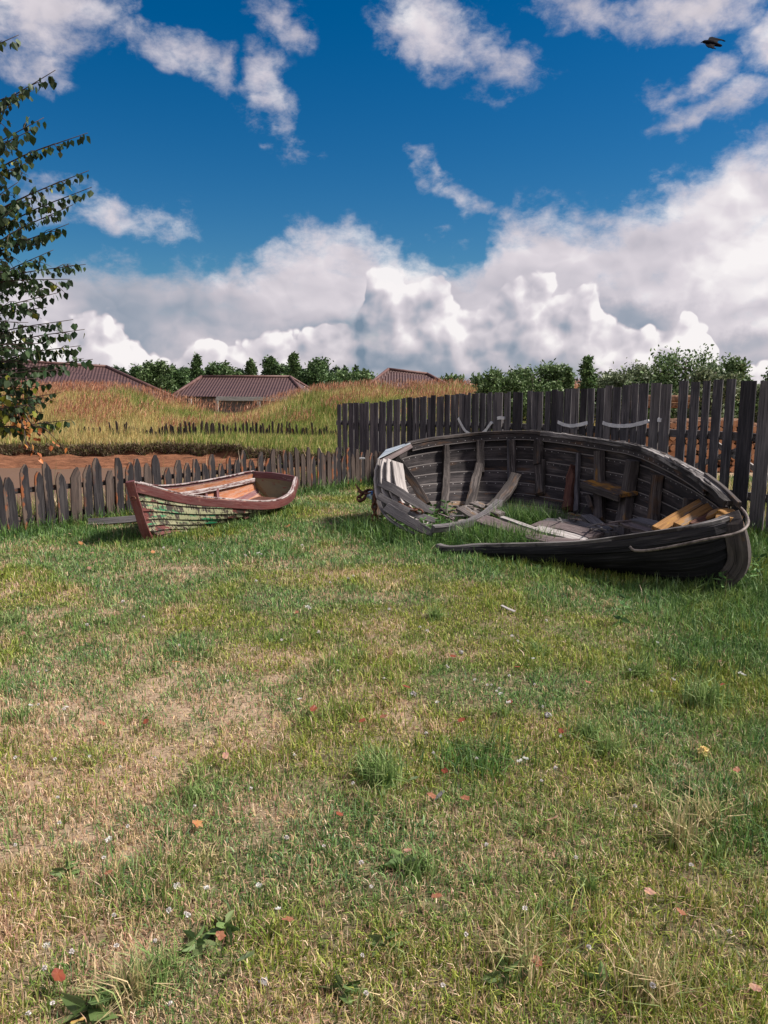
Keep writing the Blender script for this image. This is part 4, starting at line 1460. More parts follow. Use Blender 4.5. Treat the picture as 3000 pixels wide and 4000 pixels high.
def build_tall_fence():
    d = TB - TA
    L = d.length
    along = d.normalized()
    facing = along.cross(Vector((0, 0, 1))).normalized()
    if facing.y > 0:
        facing = -facing
    root = empty('board_fence', TA, 'tall fence of dark grey upright boards standing behind the wrecked boat', 'fence')
    tops = [(1320, 1578), (1484, 1571), (1540, 1560), (1772, 1541), (1955, 1533), (2171, 1524), (2376, 1509), (2581, 1496), (2888, 1483), (2990, 1480), (3300, 1468)]

    def top_v(u):
        return float(np.interp(u, [a for a, _ in tops], [b for _, b in tops]))
    def s_of_u(u):
        d2 = raydir(u, 1700)
        # where the sight line crosses the fence line on plan
        det = d2.x * (-along.y) - d2.y * (-along.x)
        return (d2.x * TA.y - d2.y * TA.x) / (along.x * d2.y - along.y * d2.x) * (1) if abs(det) > 1e-6 else 0
    edges = [(1320, 1334), (1341, 1359), (1362, 1381), (1387, 1404), (1406, 1427), (1429, 1444), (1445, 1461), (1463, 1480)]
    u = 1483
    while u < 1938:
        w = random.choice([9, 11, 13, 16])
        edges.append((u, u + w))
        u += w + random.choice([.8, 1.2, 2.0, 3.0])
    edges += [(1941, 1962 - 19), (1944, 1962), (1967, 1984), (1985, 1995), (2000, 2023), (2026, 2043), (2056, 2074), (2076, 2098), (2099, 2116), (2127, 2147), (2152, 2176), (2178, 2200), (2202, 2228), (2231, 2258),
              (2263, 2288), (2296, 2320), (2324, 2353), (2357, 2384), (2389, 2419), (2423, 2456), (2463, 2489), (2492, 2527), (2533, 2570), (2577, 2616), (2641, 2676), (2689, 2722), (2737, 2765), (2779, 2815),
              (2825, 2861), (2881, 2941), (2951, 3010), (3022, 3080), (3092, 3140), (3155, 3200)]
    for k, (ua, ub) in enumerate(edges):
        if ub - ua < 5:
            continue
        s0, s1 = s_of_u(ub), s_of_u(ua)
        w = abs(s1 - s0)
        p = TA + along * ((s0 + s1) / 2)
        um = (ua + ub) / 2
        topz = P(um, top_v(um), p.y).z + random.uniform(-.018, .018)
        zb = hz(p.x, p.y) + (.05 if um < 2845 else -.05)
        m = random.choices([M['board'], M['board_grey'], M['board_black']], [6, 2.2 if um > 2000 else 4, 1.6])[0]
        off = facing * (.012 if (k % 2) else 0)
        picket('board', Vector((p.x, p.y, zb)) + off, topz - zb, w, .022, along, facing, m, root, tip=False, lean=random.uniform(-.008, .010))

    def at(f, z):
        return TA + along * (L * f) + Vector((0, 0, z)) - facing * .045
    for z0, z1 in ((1.05, .86), (.42, .22)):
        r = bend('rail', [at(0, z0), at(.35, z0 - .02), at(.7, (z0 + z1) / 2), at(1, z1)], .09, .04, M['board_grey'], root, ndir=facing, steps=14, jitter=.03)
    for f in (.0, .17, .36, .55, .72, .86, .99):
        p = TA + along * (L * f) - facing * .12
        z = hz(p.x, p.y)
        bend('post', [Vector((p.x, p.y, z - .2)), Vector((p.x, p.y, z + .6)), Vector((p.x, p.y, z + 1.3 - .2 * f))], .10, .10, M['board'], root, ndir=facing, steps=4, jitter=.02)
    # diagonal braces behind the near sections
    for f0, f1 in ((.20, .06), (.16, .32)):
        a, b = at(f0, .95) - facing * .03, at(f1, .25) - facing * .03
        bend('brace', [a, (a + b) / 2, b], .06, .03, M['timber_pale'], root, ndir=facing, steps=5, jitter=.04)
    # ribbon woven through the boards
    def rb(u, v, front):
        # intersect the view ray with the fence plane
        dr = raydir(u, v)
        nrm = facing
        t = (TA + nrm * (.035 if front else -.06) - EYE).dot(nrm) / dr.dot(nrm)
        return EYE + dr * t
    runs = [[(1790, 1632), (1800, 1655), (1815, 1680), (1830, 1693), (1850, 1697)], [(1880, 1697), (1898, 1680), (1912, 1660), (1920, 1650)],
            [(1942, 1634), (1955, 1632), (1968, 1633)], [(2178, 1648), (2200, 1658), (2230, 1663), (2260, 1660), (2292, 1652)],
            [(2354, 1651), (2380, 1660), (2420, 1664), (2470, 1661), (2510, 1652), (2528, 1646)], [(2568, 1640), (2580, 1641)]]
    for i, r in enumerate(runs):
        pts = [rb(u, v, True) for u, v in r]
        pts = [pts[0] - facing * .05] + pts + [pts[-1] - facing * .05]
        lab = ['slanting white ribbon with the longest drop on the far fence boards', 'short white ribbon slanting up beside the boat gunwale', 'tiny white ribbon scrap on one board',
               'white ribbon sagging over three boards above the boat', 'longest sagging white ribbon across the fence boards', 'short white ribbon end beside the log pile gap'][i]
        o = bend('ribbon', pts, .045, .003, M['ribbon'], None, ndir=facing, steps=16, jitter=.12)
        tag(o, lab, 'ribbon', 'white ribbons on the tall fence')


build_short_fence()
build_tall_fence()


def build_hill_fence():
    root = empty('old_picket_fence', (-8, 29, -.4), 'old low picket fence half buried in tall grass on the far bank', 'fence')
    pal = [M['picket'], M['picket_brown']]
    x = -14.5
    n = 0
    while x < -1.4 and n < 98:
        gap = fbm(np.array([x * .9]), np.array([3.3]), 5, 2)[0]
        w = random.uniform(.055, .10)
        if not (-12.3 < x < -11.4 or -10.6 < x < -9.8 and random.random() < .6):
            y = 28.9 + .03 * (x + 8)
            z = hz(x, y)
            h = random.uniform(.42, .72) * (.72 if fbm(np.array([x * .8]), np.array([7.7]), 9, 2)[0] < .42 else 1) - .12 * sstep(np.array([x]), -4, -1.5)[0]
            picket('picket', Vector((x, y, z - .05)), h + .05, w, .02, Vector((1, 0, 0)), Vector((0, -1, 0)), random.choices(pal, [1, 1])[0], root, lean=random.uniform(-.13, .13))
            n += 1
        x += w + random.uniform(.02, .06)


build_hill_fence()


# ------------------------------------------------------------------ log pile
def build_logs():
    m, n = mat('log_bark')
    tc = n.n('ShaderNodeTexCoord').outputs['Object']
    f = n.noise(tc, 20, 4, .6)
    bark = finish(m, n, n.mix(n.mr(f, .4, .6), (.16, .085, .05), (.30, .17, .10)), .9, f, .6, .01)
    m, n = mat('log_end')
    tc = n.n('ShaderNodeTexCoord').outputs['Object']
    rad = n.vm('LENGTH', n.vm('MULTIPLY', tc, (1, 0, 1)), out=1)
    ring = n.m('SINE', n.m('MULTIPLY', rad, 420))
    oi = n.n('ShaderNodeObjectInfo').outputs['Random']
    c = n.mix(n.mr(ring, -1, 1, 0, .35), (.52, .25, .13), (.36, .15, .07))
    c = n.mix(n.mr(oi, .3, 1.0, 0, .45), c, (.30, .15, .09))
    end = finish(m, n, c, .8)

    def log_mesh(r, seed):
        rs = random.Random(seed)
        seg = 12
        prof = [(-.6, .96), (-.59, 1), (0, 1), (.59, 1), (.6, .96)]
        ph = [rs.uniform(.93, 1.06) for _ in range(seg)]
        V = []
        for y, k in prof:
            for i in range(seg):
                t = 2 * math.pi * i / seg
                V.append((math.cos(t) * r * k * ph[i], y, math.sin(t) * r * k * ph[i]))
        fl, ls, mi = [], [], []
        for a in range(4):
            for i in range(seg):
                j = (i + 1) % seg
                ls.append(len(fl)); fl += [a * seg + i, a * seg + j, (a + 1) * seg + j, (a + 1) * seg + i]; mi.append(0)
        ls.append(len(fl)); fl += list(range(seg)); mi.append(1)
        ls.append(len(fl)); fl += [4 * seg + i for i in range(seg)][::-1]; mi.append(1)
        return new_mesh('log', V, fl, ls, [bark, end], smooth=False, matidx=mi)
    protos = [log_mesh(r, i) for i, r in enumerate((.044, .052, .058, .066))]
    used = set()
    cnt = 0
    Y0 = 14.6
    for row in range(10):
        x = 3.95 + (row % 2) * .06
        while x < 7.9 and cnt < 296:
            i = random.randrange(4)
            r = (.044, .052, .058, .066)[i]
            topl = 1.02 + .12 * math.sin(x * 2.1) + (.16 if x < 5.6 else 0)
            z = .06 + row * .104 + random.uniform(-.008, .008)
            if z < topl:
                o = protos[i] if i not in used else protos[i].copy()
                if i in used:
                    COL.objects.link(o)
                used.add(i)
                o.location = (x, Y0 + random.uniform(-.06, .06), z + hz(x, Y0))
                o.rotation_euler = (0, random.uniform(0, 6.28), random.uniform(-.03, .03))
                tag(o, 'cut orange ended log in the pile behind the tall fence', 'log', 'logs piled behind the tall fence')
                cnt += 1
            x += .112 + random.uniform(0, .01)
    # two thicker trunks tossed on top
    for k, (x, y, z, rz) in enumerate([(5.1, 14.6, 1.22, 1.25), (5.25, 14.5, 1.33, .95)]):
        o = protos[3].copy()
        COL.objects.link(o)
        o.location = (x, y, z)
        o.rotation_euler = (0, .1, rz)
        tag(o, ['pale trunk lying crosswise on top of the log pile', 'topmost pale trunk lying slanted over the log pile'][k], 'log', 'logs piled behind the tall fence')


build_logs()


# ------------------------------------------------------------------ sheds
def roof_mat():
    m, n = mat('corrugated_roof')
    g = attr(n, 'gr')
    s = n.n('ShaderNodeSeparateXYZ', {0: g})
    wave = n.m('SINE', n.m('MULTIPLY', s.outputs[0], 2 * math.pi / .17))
    seam = n.m('MAXIMUM', n.mr(n.m('ABSOLUTE', n.m('SUBTRACT', n.m('FRACT', n.m('DIVIDE', s.outputs[0], 1.02)), .5)), .48, .495),
               n.mr(n.m('ABSOLUTE', n.m('SUBTRACT', n.m('FRACT', n.m('DIVIDE', s.outputs[1], 1.55)), .5)), .480, .495))
    f = n.noise(n.vm('MULTIPLY', g, (1, 3, 1)), 1.5, 6, .65)
    c = n.mix(n.mr(f, .35, .65), (.060, .032, .030), (.088, .047, .043))
    c = n.mix(n.mr(n.noise(g, 14, 5, .7), .66, .70), c, (.2, .15, .14))
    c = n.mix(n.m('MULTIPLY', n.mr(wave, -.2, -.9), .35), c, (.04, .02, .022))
    c = n.mix(n.m('MULTIPLY', seam, .8), c, (.03, .016, .018))
    return finish(m, n, c, .55, wave, .7, .03, .35)


M['roof'] = roof_mat()
M['ridge_cap'] = simple('ridge_cap', (.09, .042, .038), (.13, .07, .062), 3, .6)
M['shed_wall'] = wood('shed_wall_boards', (.06, .045, .045), (.16, .125, .12), (.27, .23, .22), (.10, .05, .04), (.6, .72), grain=.3)
M['fascia'] = wood('pale_fascia', (.25, .23, .22), (.45, .43, .40), (.6, .57, .55), grain=.3)


def quad_obj(name, pts, matl, parent, th=.05):
    n = (pts[1] - pts[0]).cross(pts[2] - pts[0]).normalized()
    if n.z < 0:
        n = -n
    k = len(pts)
    ex = (pts[1] - pts[0]).normalized()
    ey = n.cross(ex)
    V = [tuple(p) for p in pts] + [tuple(p - n * th) for p in pts]
    gr = [((p - pts[0]).dot(ex), (p - pts[0]).dot(ey), 0) for p in pts] * 2
    fl, ls = list(range(k)), [0]
    ls.append(k)
    fl += list(range(2 * k - 1, k - 1, -1))
    for i in range(k):
        ls.append(len(fl))
        fl += [i, i + k, (i + 1) % k + k, (i + 1) % k]
    return new_mesh(name, V, fl, ls, matl, parent, {'gr': ('FLOAT_VECTOR', gr)})


def shed(name, label, R0, R1, E, zg, fascia=None):
    """R0,R1 ridge ends; E = eave corners front-left, front-right, back-right, back-left"""
    c = sum(E, Vector()) / 4
    root = empty(name, (c.x, c.y, zg), label, 'shed', 'low sheds beyond the grass bank')
    quad_obj('roof', [E[0], E[1], R1, R0], M['roof'], root)
    quad_obj('roof', [E[1], E[2], R1], M['roof'], root)
    quad_obj('roof', [E[2], E[3], R0, R1], M['roof'], root)
    quad_obj('roof', [E[3], E[0], R0], M['roof'], root)
    up = Vector((0, 0, .04))
    for a, b in ((R0, R1), (R0, E[0]), (R1, E[1]), (R0, E[3]), (R1, E[2])):
        tube('ridge_cap', [a + up, b + up], .09, M['ridge_cap'], root, seg=6)
    I = [c + (e - c) * .93 for e in E]
    for i in range(4):
        a, b = I[i], I[(i + 1) % 4]
        cs = [Vector((a.x, a.y, (a.z + zg) / 2 - .02)), Vector((b.x, b.y, (b.z + zg) / 2 - .02))]
        hh = (a.z - zg) / 2 + .04
        nn = (b - a).cross(Vector((0, 0, 1))).normalized() * .06
        o = plank('wall', cs, [Vector((0, 0, hh))] * 2, [nn] * 2, M['shed_wall'], root)
    if fascia:
        bend('fascia', fascia, .22, .05, M['fascia'], root, ndir=Vector((0, -1, 0)), steps=4, jitter=0.0)
    return root


def build_sheds():
    Y = 44
    E = [P(672, 1548, Y), P(1200, 1551, Y), P(1235, 1535, Y + 7), P(735, 1532, Y + 7)]
    r = shed('shed', 'middle shed with a low hipped maroon roof between two grass mounds', P(788, 1473, Y + 3.4), P(1132, 1474, Y + 3.4), E, -1.1,
         [P(845, 1557, Y - .12), P(960, 1558, Y - .12), P(1150, 1559, Y - .12)])
    for u in (742, 846, 1010):
        a = P(u, 1556, Y - .05)
        bend('post', [a, a - Vector((0, 0, .9)), a - Vector((0, 0, 1.9))], .16, .1, M['fascia'], r, ndir=Vector((0, -1, 0)), steps=3, jitter=0.0)
    Y = 40
    E = [P(-620, 1560, Y - 4), P(720, 1572, Y), P(640, 1540, Y + 10), P(-620, 1540, Y + 8)]
    shed('shed', 'long maroon roofed shed behind the birch branches', P(-200, 1395, Y + 3), P(415, 1434, Y + 4.5), E, -1.1)
    Y = 45
    E = [P(1395, 1540, Y), P(1830, 1552, Y), P(1800, 1530, Y + 7), P(1450, 1528, Y + 7)]
    shed('shed', 'small maroon roof peeking above the red grass near the tall fence', P(1518, 1444, Y + 3), P(1668, 1462, Y + 3.6), E, -1.1)


build_sheds()


# ------------------------------------------------------------------ leaves and trees
def leaf_cloud(name, C, D, S, colr, matl, parent=None, aspect=.6, up_bias=0.0, seed=1, kite=True):
    """C centres (n,3), D axis directions (n,3), S lengths (n)"""
    rng = np.random.default_rng(seed)
    n = len(C)
    D = D / np.linalg.norm(D, axis=1, keepdims=True)
    r = rng.normal(0, 1, (n, 3))
    W = np.cross(D, r)
    W /= np.linalg.norm(W, axis=1, keepdims=True) + 1e-9
    Nn = np.cross(D, W)
    S = S[:, None]
    V = np.empty((n, 6, 3))
    V[:, 0] = C
    V[:, 1] = C + D * S * .30 + W * S * aspect * .5 + Nn * S * .06
    V[:, 2] = C + D * S * .62 + W * S * aspect * .38 + Nn * S * .05
    V[:, 3] = C + D * S
    V[:, 4] = C + D * S * .62 - W * S * aspect * .38 + Nn * S * .05
    V[:, 5] = C + D * S * .30 - W * S * aspect * .5 + Nn * S * .06
    b = np.arange(n)[:, None] * 6
    fl = np.concatenate([b + 0, b + 1, b + 2, b + 3, b + 0, b + 3, b + 4, b + 5], 1).ravel()
    ls = (np.arange(n)[:, None] * 8 + np.array([0, 4])).ravel()
    col = np.ones((n, 6, 4))
    col[:, :, :3] = colr[:, None, :]
    return new_mesh(name, V.reshape(-1, 3), fl, ls, matl, parent, attrs={'col': ('FLOAT_COLOR', col.reshape(-1, 4))})


def tree(name, label, base, h, rad, n, pal, cat='tree', group=None, seed=1, leaf=.13, wind=.25, shape='round', low=.12):
    rng = np.random.default_rng(seed)
    root = empty(name, base, label, cat, group)
    top = base + Vector((wind * h * .12, 0, h * .93))
    tube('trunk', [base - Vector((0, 0, .3)), base + Vector((.02 * h, 0, h * .4)), top], [h * .022 + .02, h * .014 + .01, .012], M['bark'], root, seg=7, steps=8)
    parts = []
    Cs, Ds = [], []
    nl = max(12, int(9 + h * 4))
    for i in range(nl):
        f = low + (1 - low) * (i + rng.uniform(0, 1)) / nl
        a = rng.uniform(0, 2 * math.pi)
        if shape == 'round':
            rr = rad * math.sqrt(max(.08, 1 - ((f - .50) / .56) ** 2))
        elif shape == 'spire':
            rr = rad * (1.05 - f) * 1.15
        else:
            rr = rad * (1 - .45 * f)
        rr *= rng.uniform(.65, 1.15)
        p0 = base + Vector((.05 * h * f * wind, 0, h * f * .85))
        p1 = p0 + Vector((math.cos(a) * rr + wind * rr * .35, math.sin(a) * rr, h * rng.uniform(.06, .16)))
        pm = (p0 + p1) / 2 + Vector((0, 0, h * .03))
        parts.append(tube_arrays([p0, pm, p1], [h * .007 + .008, h * .004 + .006, .004], 4))
        m = max(6, int(n / nl))
        t = rng.uniform(.15, 1.08, m) ** .8
        c = np.array(p0)[None] * (1 - t)[:, None] + np.array(p1)[None] * t[:, None]
        spread = rad * .19 * (1.15 - .5 * t)[:, None]
        c = c + rng.normal(0, 1, (m, 3)) * spread * np.array([1, 1, .85])
        Cs.append(c)
        dd = rng.normal(0, .7, (m, 3)) + np.array([wind * 1.5, 0, .25])
        Ds.append(dd)
    V, fl, ls = join_arrays(parts)
    new_mesh('limbs', V, fl, ls, M['bark'], root)
    C, D = np.concatenate(Cs), np.concatenate(Ds)
    S = rng.uniform(.6, 1.35, len(C)) * leaf
    colr = pick(rng, pal, [1] * len(pal), len(C))
    leaf_cloud('crown', C, D, S, colr, M['leaf'], root, seed=seed, aspect=.5)
    return root


DG = [(.035, .07, .025), (.055, .10, .034), (.08, .135, .045), (.11, .17, .07)]
MG = [(.05, .09, .03), (.075, .125, .04), (.10, .155, .055), (.14, .19, .09)]
SG = [(.06, .09, .04), (.10, .13, .065), (.15, .18, .10), (.20, .23, .14)]


def build_trees():
    # behind the sheds: u, top v, Y, radius px, shape, palette, label
    L = [(600, 1398, 58, 75, 'round', MG, 'rounded leafy tree at the left end of the row behind the sheds'),
         (700, 1430, 60, 60, 'round', DG, 'dark low tree beside the rounded leafy tree behind the sheds'),
         (768, 1386, 55, 45, 'spire', DG, 'tall narrow dark tree left of the middle shed ridge'),
         (825, 1408, 57, 52, 'round', DG, 'medium leafy tree behind the left end of the middle ridge'),
         (885, 1405, 58, 62, 'round', MG, 'feathery tree behind the middle shed ridge'),
         (978, 1396, 58, 36, 'spire', MG, 'slim pointed tree standing alone behind the middle shed'),
         (1068, 1384, 56, 58, 'round', DG, 'tall dense tree behind the right part of the middle shed'),
         (1142, 1366, 57, 45, 'spire', MG, 'tallest wind bent tree behind the sheds'),
         (1180, 1430, 60, 55, 'round', DG, 'low dark tree under the tallest wind bent tree'),
         (1245, 1398, 57, 85, 'round', DG, 'broad bushy tree right of the middle shed'),
         (1340, 1446, 62, 60, 'round', MG, 'low bush between the middle shed and the small roof'),
         (520, 1432, 62, 65, 'round', DG, 'dark tree just right of the long shed ridge')]
    for i, (u, v, Y, r, sh, pal, lab) in enumerate(L):
        b = P(u, 1580, Y)
        t = P(u, v + 8, Y)
        zb = hz(b.x, b.y)
        b.z = zb
        tree('leafy_tree', lab, b, (t.z - zb) * 1.0, r / 3000 * Y * .95, 6500, pal, group='trees behind the sheds', seed=100 + i, leaf=.21, wind=.35, shape=sh)
    # behind the tall fence
    R = [(1902, 1436, 24, 45, 'round', MG, 'leafy sapling at the left of the bushes behind the tall fence'),
         (1990, 1470, 26, 60, 'round', MG, 'low willow bush beside the leftmost sapling'),
         (2070, 1440, 24, 60, 'round', MG, 'feathery bush behind the middle of the tall fence'),
         (2140, 1412, 25, 48, 'round', MG, 'bush with a tall sprig behind the tall fence'),
         (2213, 1428, 24, 25, 'spire', MG, 'thin spindly sapling behind the tall fence'),
         (2280, 1404, 22, 45, 'spire', DG, 'dark young birch rising above the fence boards'),
         (2345, 1475, 26, 60, 'round', SG, 'low grey green bush right of the dark young birch'),
         (2420, 1440, 25, 75, 'round', SG, 'pale feathery willow bush behind the fence'),
         (2490, 1438, 25, 50, 'round', SG, 'pale willow bush leaning in the wind'),
         (2560, 1470, 23, 50, 'round', MG, 'low bush at the foot of the big round bush'),
         (2660, 1384, 21, 100, 'round', MG, 'big round green bush above the log pile'),
         (2770, 1430, 19, 85, 'round', SG, 'silvery grey willow in front of the big round bush'),
         (2850, 1398, 20, 65, 'round', MG, 'leafy bush behind the wide fence boards'),
         (2960, 1500, 20, 60, 'round', SG, 'low silvery bush behind the last fence boards'),
         (3040, 1418, 22, 50, 'round', DG, 'dark bush at the far edge behind the fence'),
         (1380, 1452, 60, 70, 'round', MG, 'low green bush left of the small roof'),
         (1760, 1472, 52, 60, 'round', MG, 'low bush right of the small maroon roof')]
    for i, (u, v, Y, r, sh, pal, lab) in enumerate(R):
        b = P(u, 1600, Y)
        zb = hz(b.x, b.y)
        b.z = zb
        t = P(u, v, Y)
        lf = .10 if Y < 30 else .26
        tree('willow_bush' if pal is SG else 'leafy_bush', lab, b, t.z - zb, r / 3000 * Y * (1.9 if sh == 'round' and Y > 20.5 and Y < 30 else 1.3), 7000, pal, 'bush', group='bushes behind the tall fence', seed=200 + i, leaf=lf, wind=.4 if pal is SG else .2, shape=sh, low=.25)
    # far wood: one mass
    rng = np.random.default_rng(9)
    Cs = []
    for i in range(240):
        x = rng.uniform(-100, -4)
        y = rng.uniform(150, 175)
        h = rng.uniform(3.2, 5.2)
        m = 220
        z = rng.uniform(0, 1, m) ** .8
        r = (1.12 - z) * 2.2
        a = rng.uniform(0, 6.28, m)
        rr = r * np.sqrt(rng.uniform(0, 1, m))
        Cs.append(np.stack([x + rr * np.cos(a), y + rr * np.sin(a), z * h], -1))
    C = np.concatenate(Cs)
    D = rng.normal(0, 1, C.shape)
    o = leaf_cloud('far_wood', C, D, rng.uniform(.4, .9, len(C)), pick(rng, [(.03, .055, .03), (.045, .075, .04), (.035, .06, .028)], [1, 1, 1], len(C)), M['leaf'], seed=4)
    tag(o, 'far dark wood along the horizon behind the sheds', 'wood', kind='stuff')


build_trees()


def build_birch():
    rng = np.random.default_rng(77)
    bx, by = -3.35, 4.75
    root = empty('birch_tree', (bx, by, 0), 'birch tree hanging leafy branches in from the side of the lawn', 'tree')
    tube('trunk', [Vector((bx, by, -.2)), Vector((bx + .05, by, 1.5)), Vector((bx, by + .05, 3.2)), Vector((bx + .1, by, 4.6))], [.11, .085, .055, .02], M['birch'], root, seg=12, steps=14)
    # ends of the branches: u, v, depth, size of spray, dead
    ends = [(72, 125, 4.6, 0), (-60, 60, 4.9, 0), (216, 262, 4.5, 0), (122, 345, 4.7, 0), (171, 448, 4.6, 0), (122, 495, 4.4, 0), (60, 540, 4.9, 0), (342, 508, 4.5, 0), (346, 655, 4.5, 0), (358, 720, 4.6, 0),
            (120, 620, 4.9, 0), (285, 788, 4.4, 0), (269, 863, 4.6, 0), (204, 908, 4.7, 0), (208, 965, 4.5, 0), (334, 1022, 4.6, 0), (273, 1080, 4.5, 0), (175, 1116, 4.8, 0), (236, 1130, 4.4, 0), (180, 1190, 4.6, 0),
            (285, 1238, 4.6, 0), (330, 1276, 4.5, 0), (314, 1340, 4.6, 0), (362, 1393, 4.5, 0), (290, 1370, 4.8, 0), (244, 1433, 4.4, 0), (236, 1523, 4.5, 0), (150, 1470, 4.3, 0), (90, 1560, 4.4, 0),
            (160, 1330, 4.3, 0), (110, 1250, 4.9, 0), (70, 1400, 4.6, 0), (60, 1000, 4.4, 0), (60, 800, 4.5, 0), (130, 760, 4.8, 0), (180, 1560, 4.2, 0), (60, 1480, 4.7, 0), (50, 1110, 4.7, 0), (70, 700, 4.4, 0), (40, 400, 4.5, 0),
            (70, 1620, 4.4, 0), (95, 1180, 4.4, 0), (130, 1290, 4.6, 0), (110, 1350, 4.2, 0), (150, 1420, 4.6, 0), (120, 1500, 4.5, 0), (200, 1490, 4.6, 0), (50, 1530, 4.3, 0), (170, 1600, 4.5, 0), (90, 1660, 4.4, 0), (30, 1300, 4.5, 0), (80, 900, 4.6, 0), (100, 1050, 4.5, 0), (277, 1629, 4.4, 0), (244, 1735, 4.4, 1), (165, 1775, 4.35, 1), (120, 1690, 4.4, 1), (200, 1720, 4.5, 1)]
    Cs, Ds, Ss, Cl = [], [], [], []
    dC, dD, dS = [], [], []
    tw = []
    for k, (u, v, Y, dead) in enumerate(ends):
        e = P(u, v, Y)
        L0 = e.x - bx
        rise = rng.uniform(.25, .60) * (1 if v < 1000 else .55)
        if dead:
            s = P(30 + rng.uniform(-20, 20), 1560, Y + .1)
        else:
            s = Vector((bx + rng.uniform(0, .1), by + rng.uniform(-.1, .1), max(.9, e.z - L0 * rise - .05)))
        mid = (s + e) / 2 + Vector((0, rng.normal(0, .05), (.09 if v > 900 else -.04) + rng.normal(0, .035))) if not dead else (s + e) / 2 + Vector((-.02, 0, -.02))
        wob = [Vector((rng.normal(0, .012), rng.normal(0, .02), rng.normal(0, .024))) for _ in range(2)]
        pts = [s, (s + mid) / 2 + Vector((0, 0, .03)) + wob[0], mid, (mid + e) / 2 + Vector((0, 0, .02)) + wob[1], e - Vector((0, 0, .015))]
        tube('branch', pts, [.012, .009, .006, .004, .0018] if not dead else [.006, .005, .004, .003, .0015], M['twig'], root, seg=5, steps=14)
        ts = [0]
        for a, b in zip(pts, pts[1:]):
            ts.append(ts[-1] + (b - a).length)
        tl = ts[-1]
        # side twigs with hanging leaves
        tt = .12 * tl
        while tt < tl * .92 and not dead:
            c = catmull(pts, ts, tt)
            f = tt / tl
            td = (catmull(pts, ts, min(tt + .02, tl)) - c).normalized()
            td = (td + Vector((rng.normal(.1, .45), rng.normal(0, .6), rng.normal(-.12, .45)))).normalized()
            ln = rng.uniform(.07, .24) * (1.1 - .6 * f)
            e2 = c + td * ln + Vector((0, 0, -.25 * ln))
            tw.append(tube_arrays([c, (c + e2) / 2 + Vector((0, 0, .08 * ln)), e2], [.0028, .002, .001], 4))
            q_ = .02
            while q_ < ln:
                k_ = q_ / ln
                cc = c * (1 - k_) + e2 * k_ + Vector((0, 0, .06 * ln * math.sin(k_ * 3.1)))
                Cs.append(cc)
                Ds.append(Vector((rng.normal(.12, .4), rng.normal(0, .4), -1.0)))
                Ss.append(rng.uniform(.022, .050))
                x = rng.uniform()
                Cl.append((.16, .17, .02) if (x < .04 or (x < .2 and v > 1480)) else None)
                q_ += rng.uniform(.022, .04)
            tt += rng.uniform(.03, .065)
        step = .017
        t = .25 * tl if not dead else .2 * tl
        while t < tl:
            c = catmull(pts, ts, t)
            f = t / tl
            m = 1
            for _ in range(m):
                if rng.uniform() < .12:
                    continue
                spread = .010
                o = Vector((rng.normal(0, spread), rng.normal(0, spread * 1.4), rng.normal(0, spread * .8) - .008))
                cc = c + o
                dd = Vector((rng.normal(.12, .35), rng.normal(0, .35), -1.0))
                if dead:
                    dC.append(cc + Vector((rng.normal(0, .02), 0, rng.normal(0, .015)))); dD.append(dd + Vector((rng.normal(0, .6), rng.normal(0, .6), 0))); dS.append(rng.uniform(.022, .042))
                else:
                    Cs.append(cc); Ds.append(dd); Ss.append(rng.uniform(.028, .054))
                    x = rng.uniform()
                    Cl.append((.16, .17, .02) if (x < .05 or (x < .22 and v > 1480)) else None)
            t += step * rng.uniform(.7, 1.3)
    V, fl, ls = join_arrays(tw)
    tg = new_mesh('twigs', V, fl, ls, M['twig'], root)
    C = np.array([tuple(c) for c in Cs])
    D = np.array([tuple(c) for c in Ds])
    col = pick(rng, [(.014, .032, .012), (.022, .046, .016), (.036, .065, .024), (.055, .08, .04)], [2, 3, 2, 1], len(C))
    for i, c in enumerate(Cl):
        if c:
            col[i] = c
    leaf_cloud('crown', C, D, np.array(Ss), col, M['leaf'], root, aspect=.80, seed=5)
    C = np.array([tuple(c) for c in dC])
    D = np.array([tuple(c) for c in dD])
    o = leaf_cloud('dead_leaves', C, D, np.array(dS), pick(rng, [(.33, .11, .03), (.25, .075, .025), (.38, .17, .05), (.13, .05, .03)], [3, 2, 2, 1], len(C)), M['leaf'], root, aspect=.7, seed=6)
    o['label'] = 'withered orange brown leaves on the lowest branch'


build_birch()


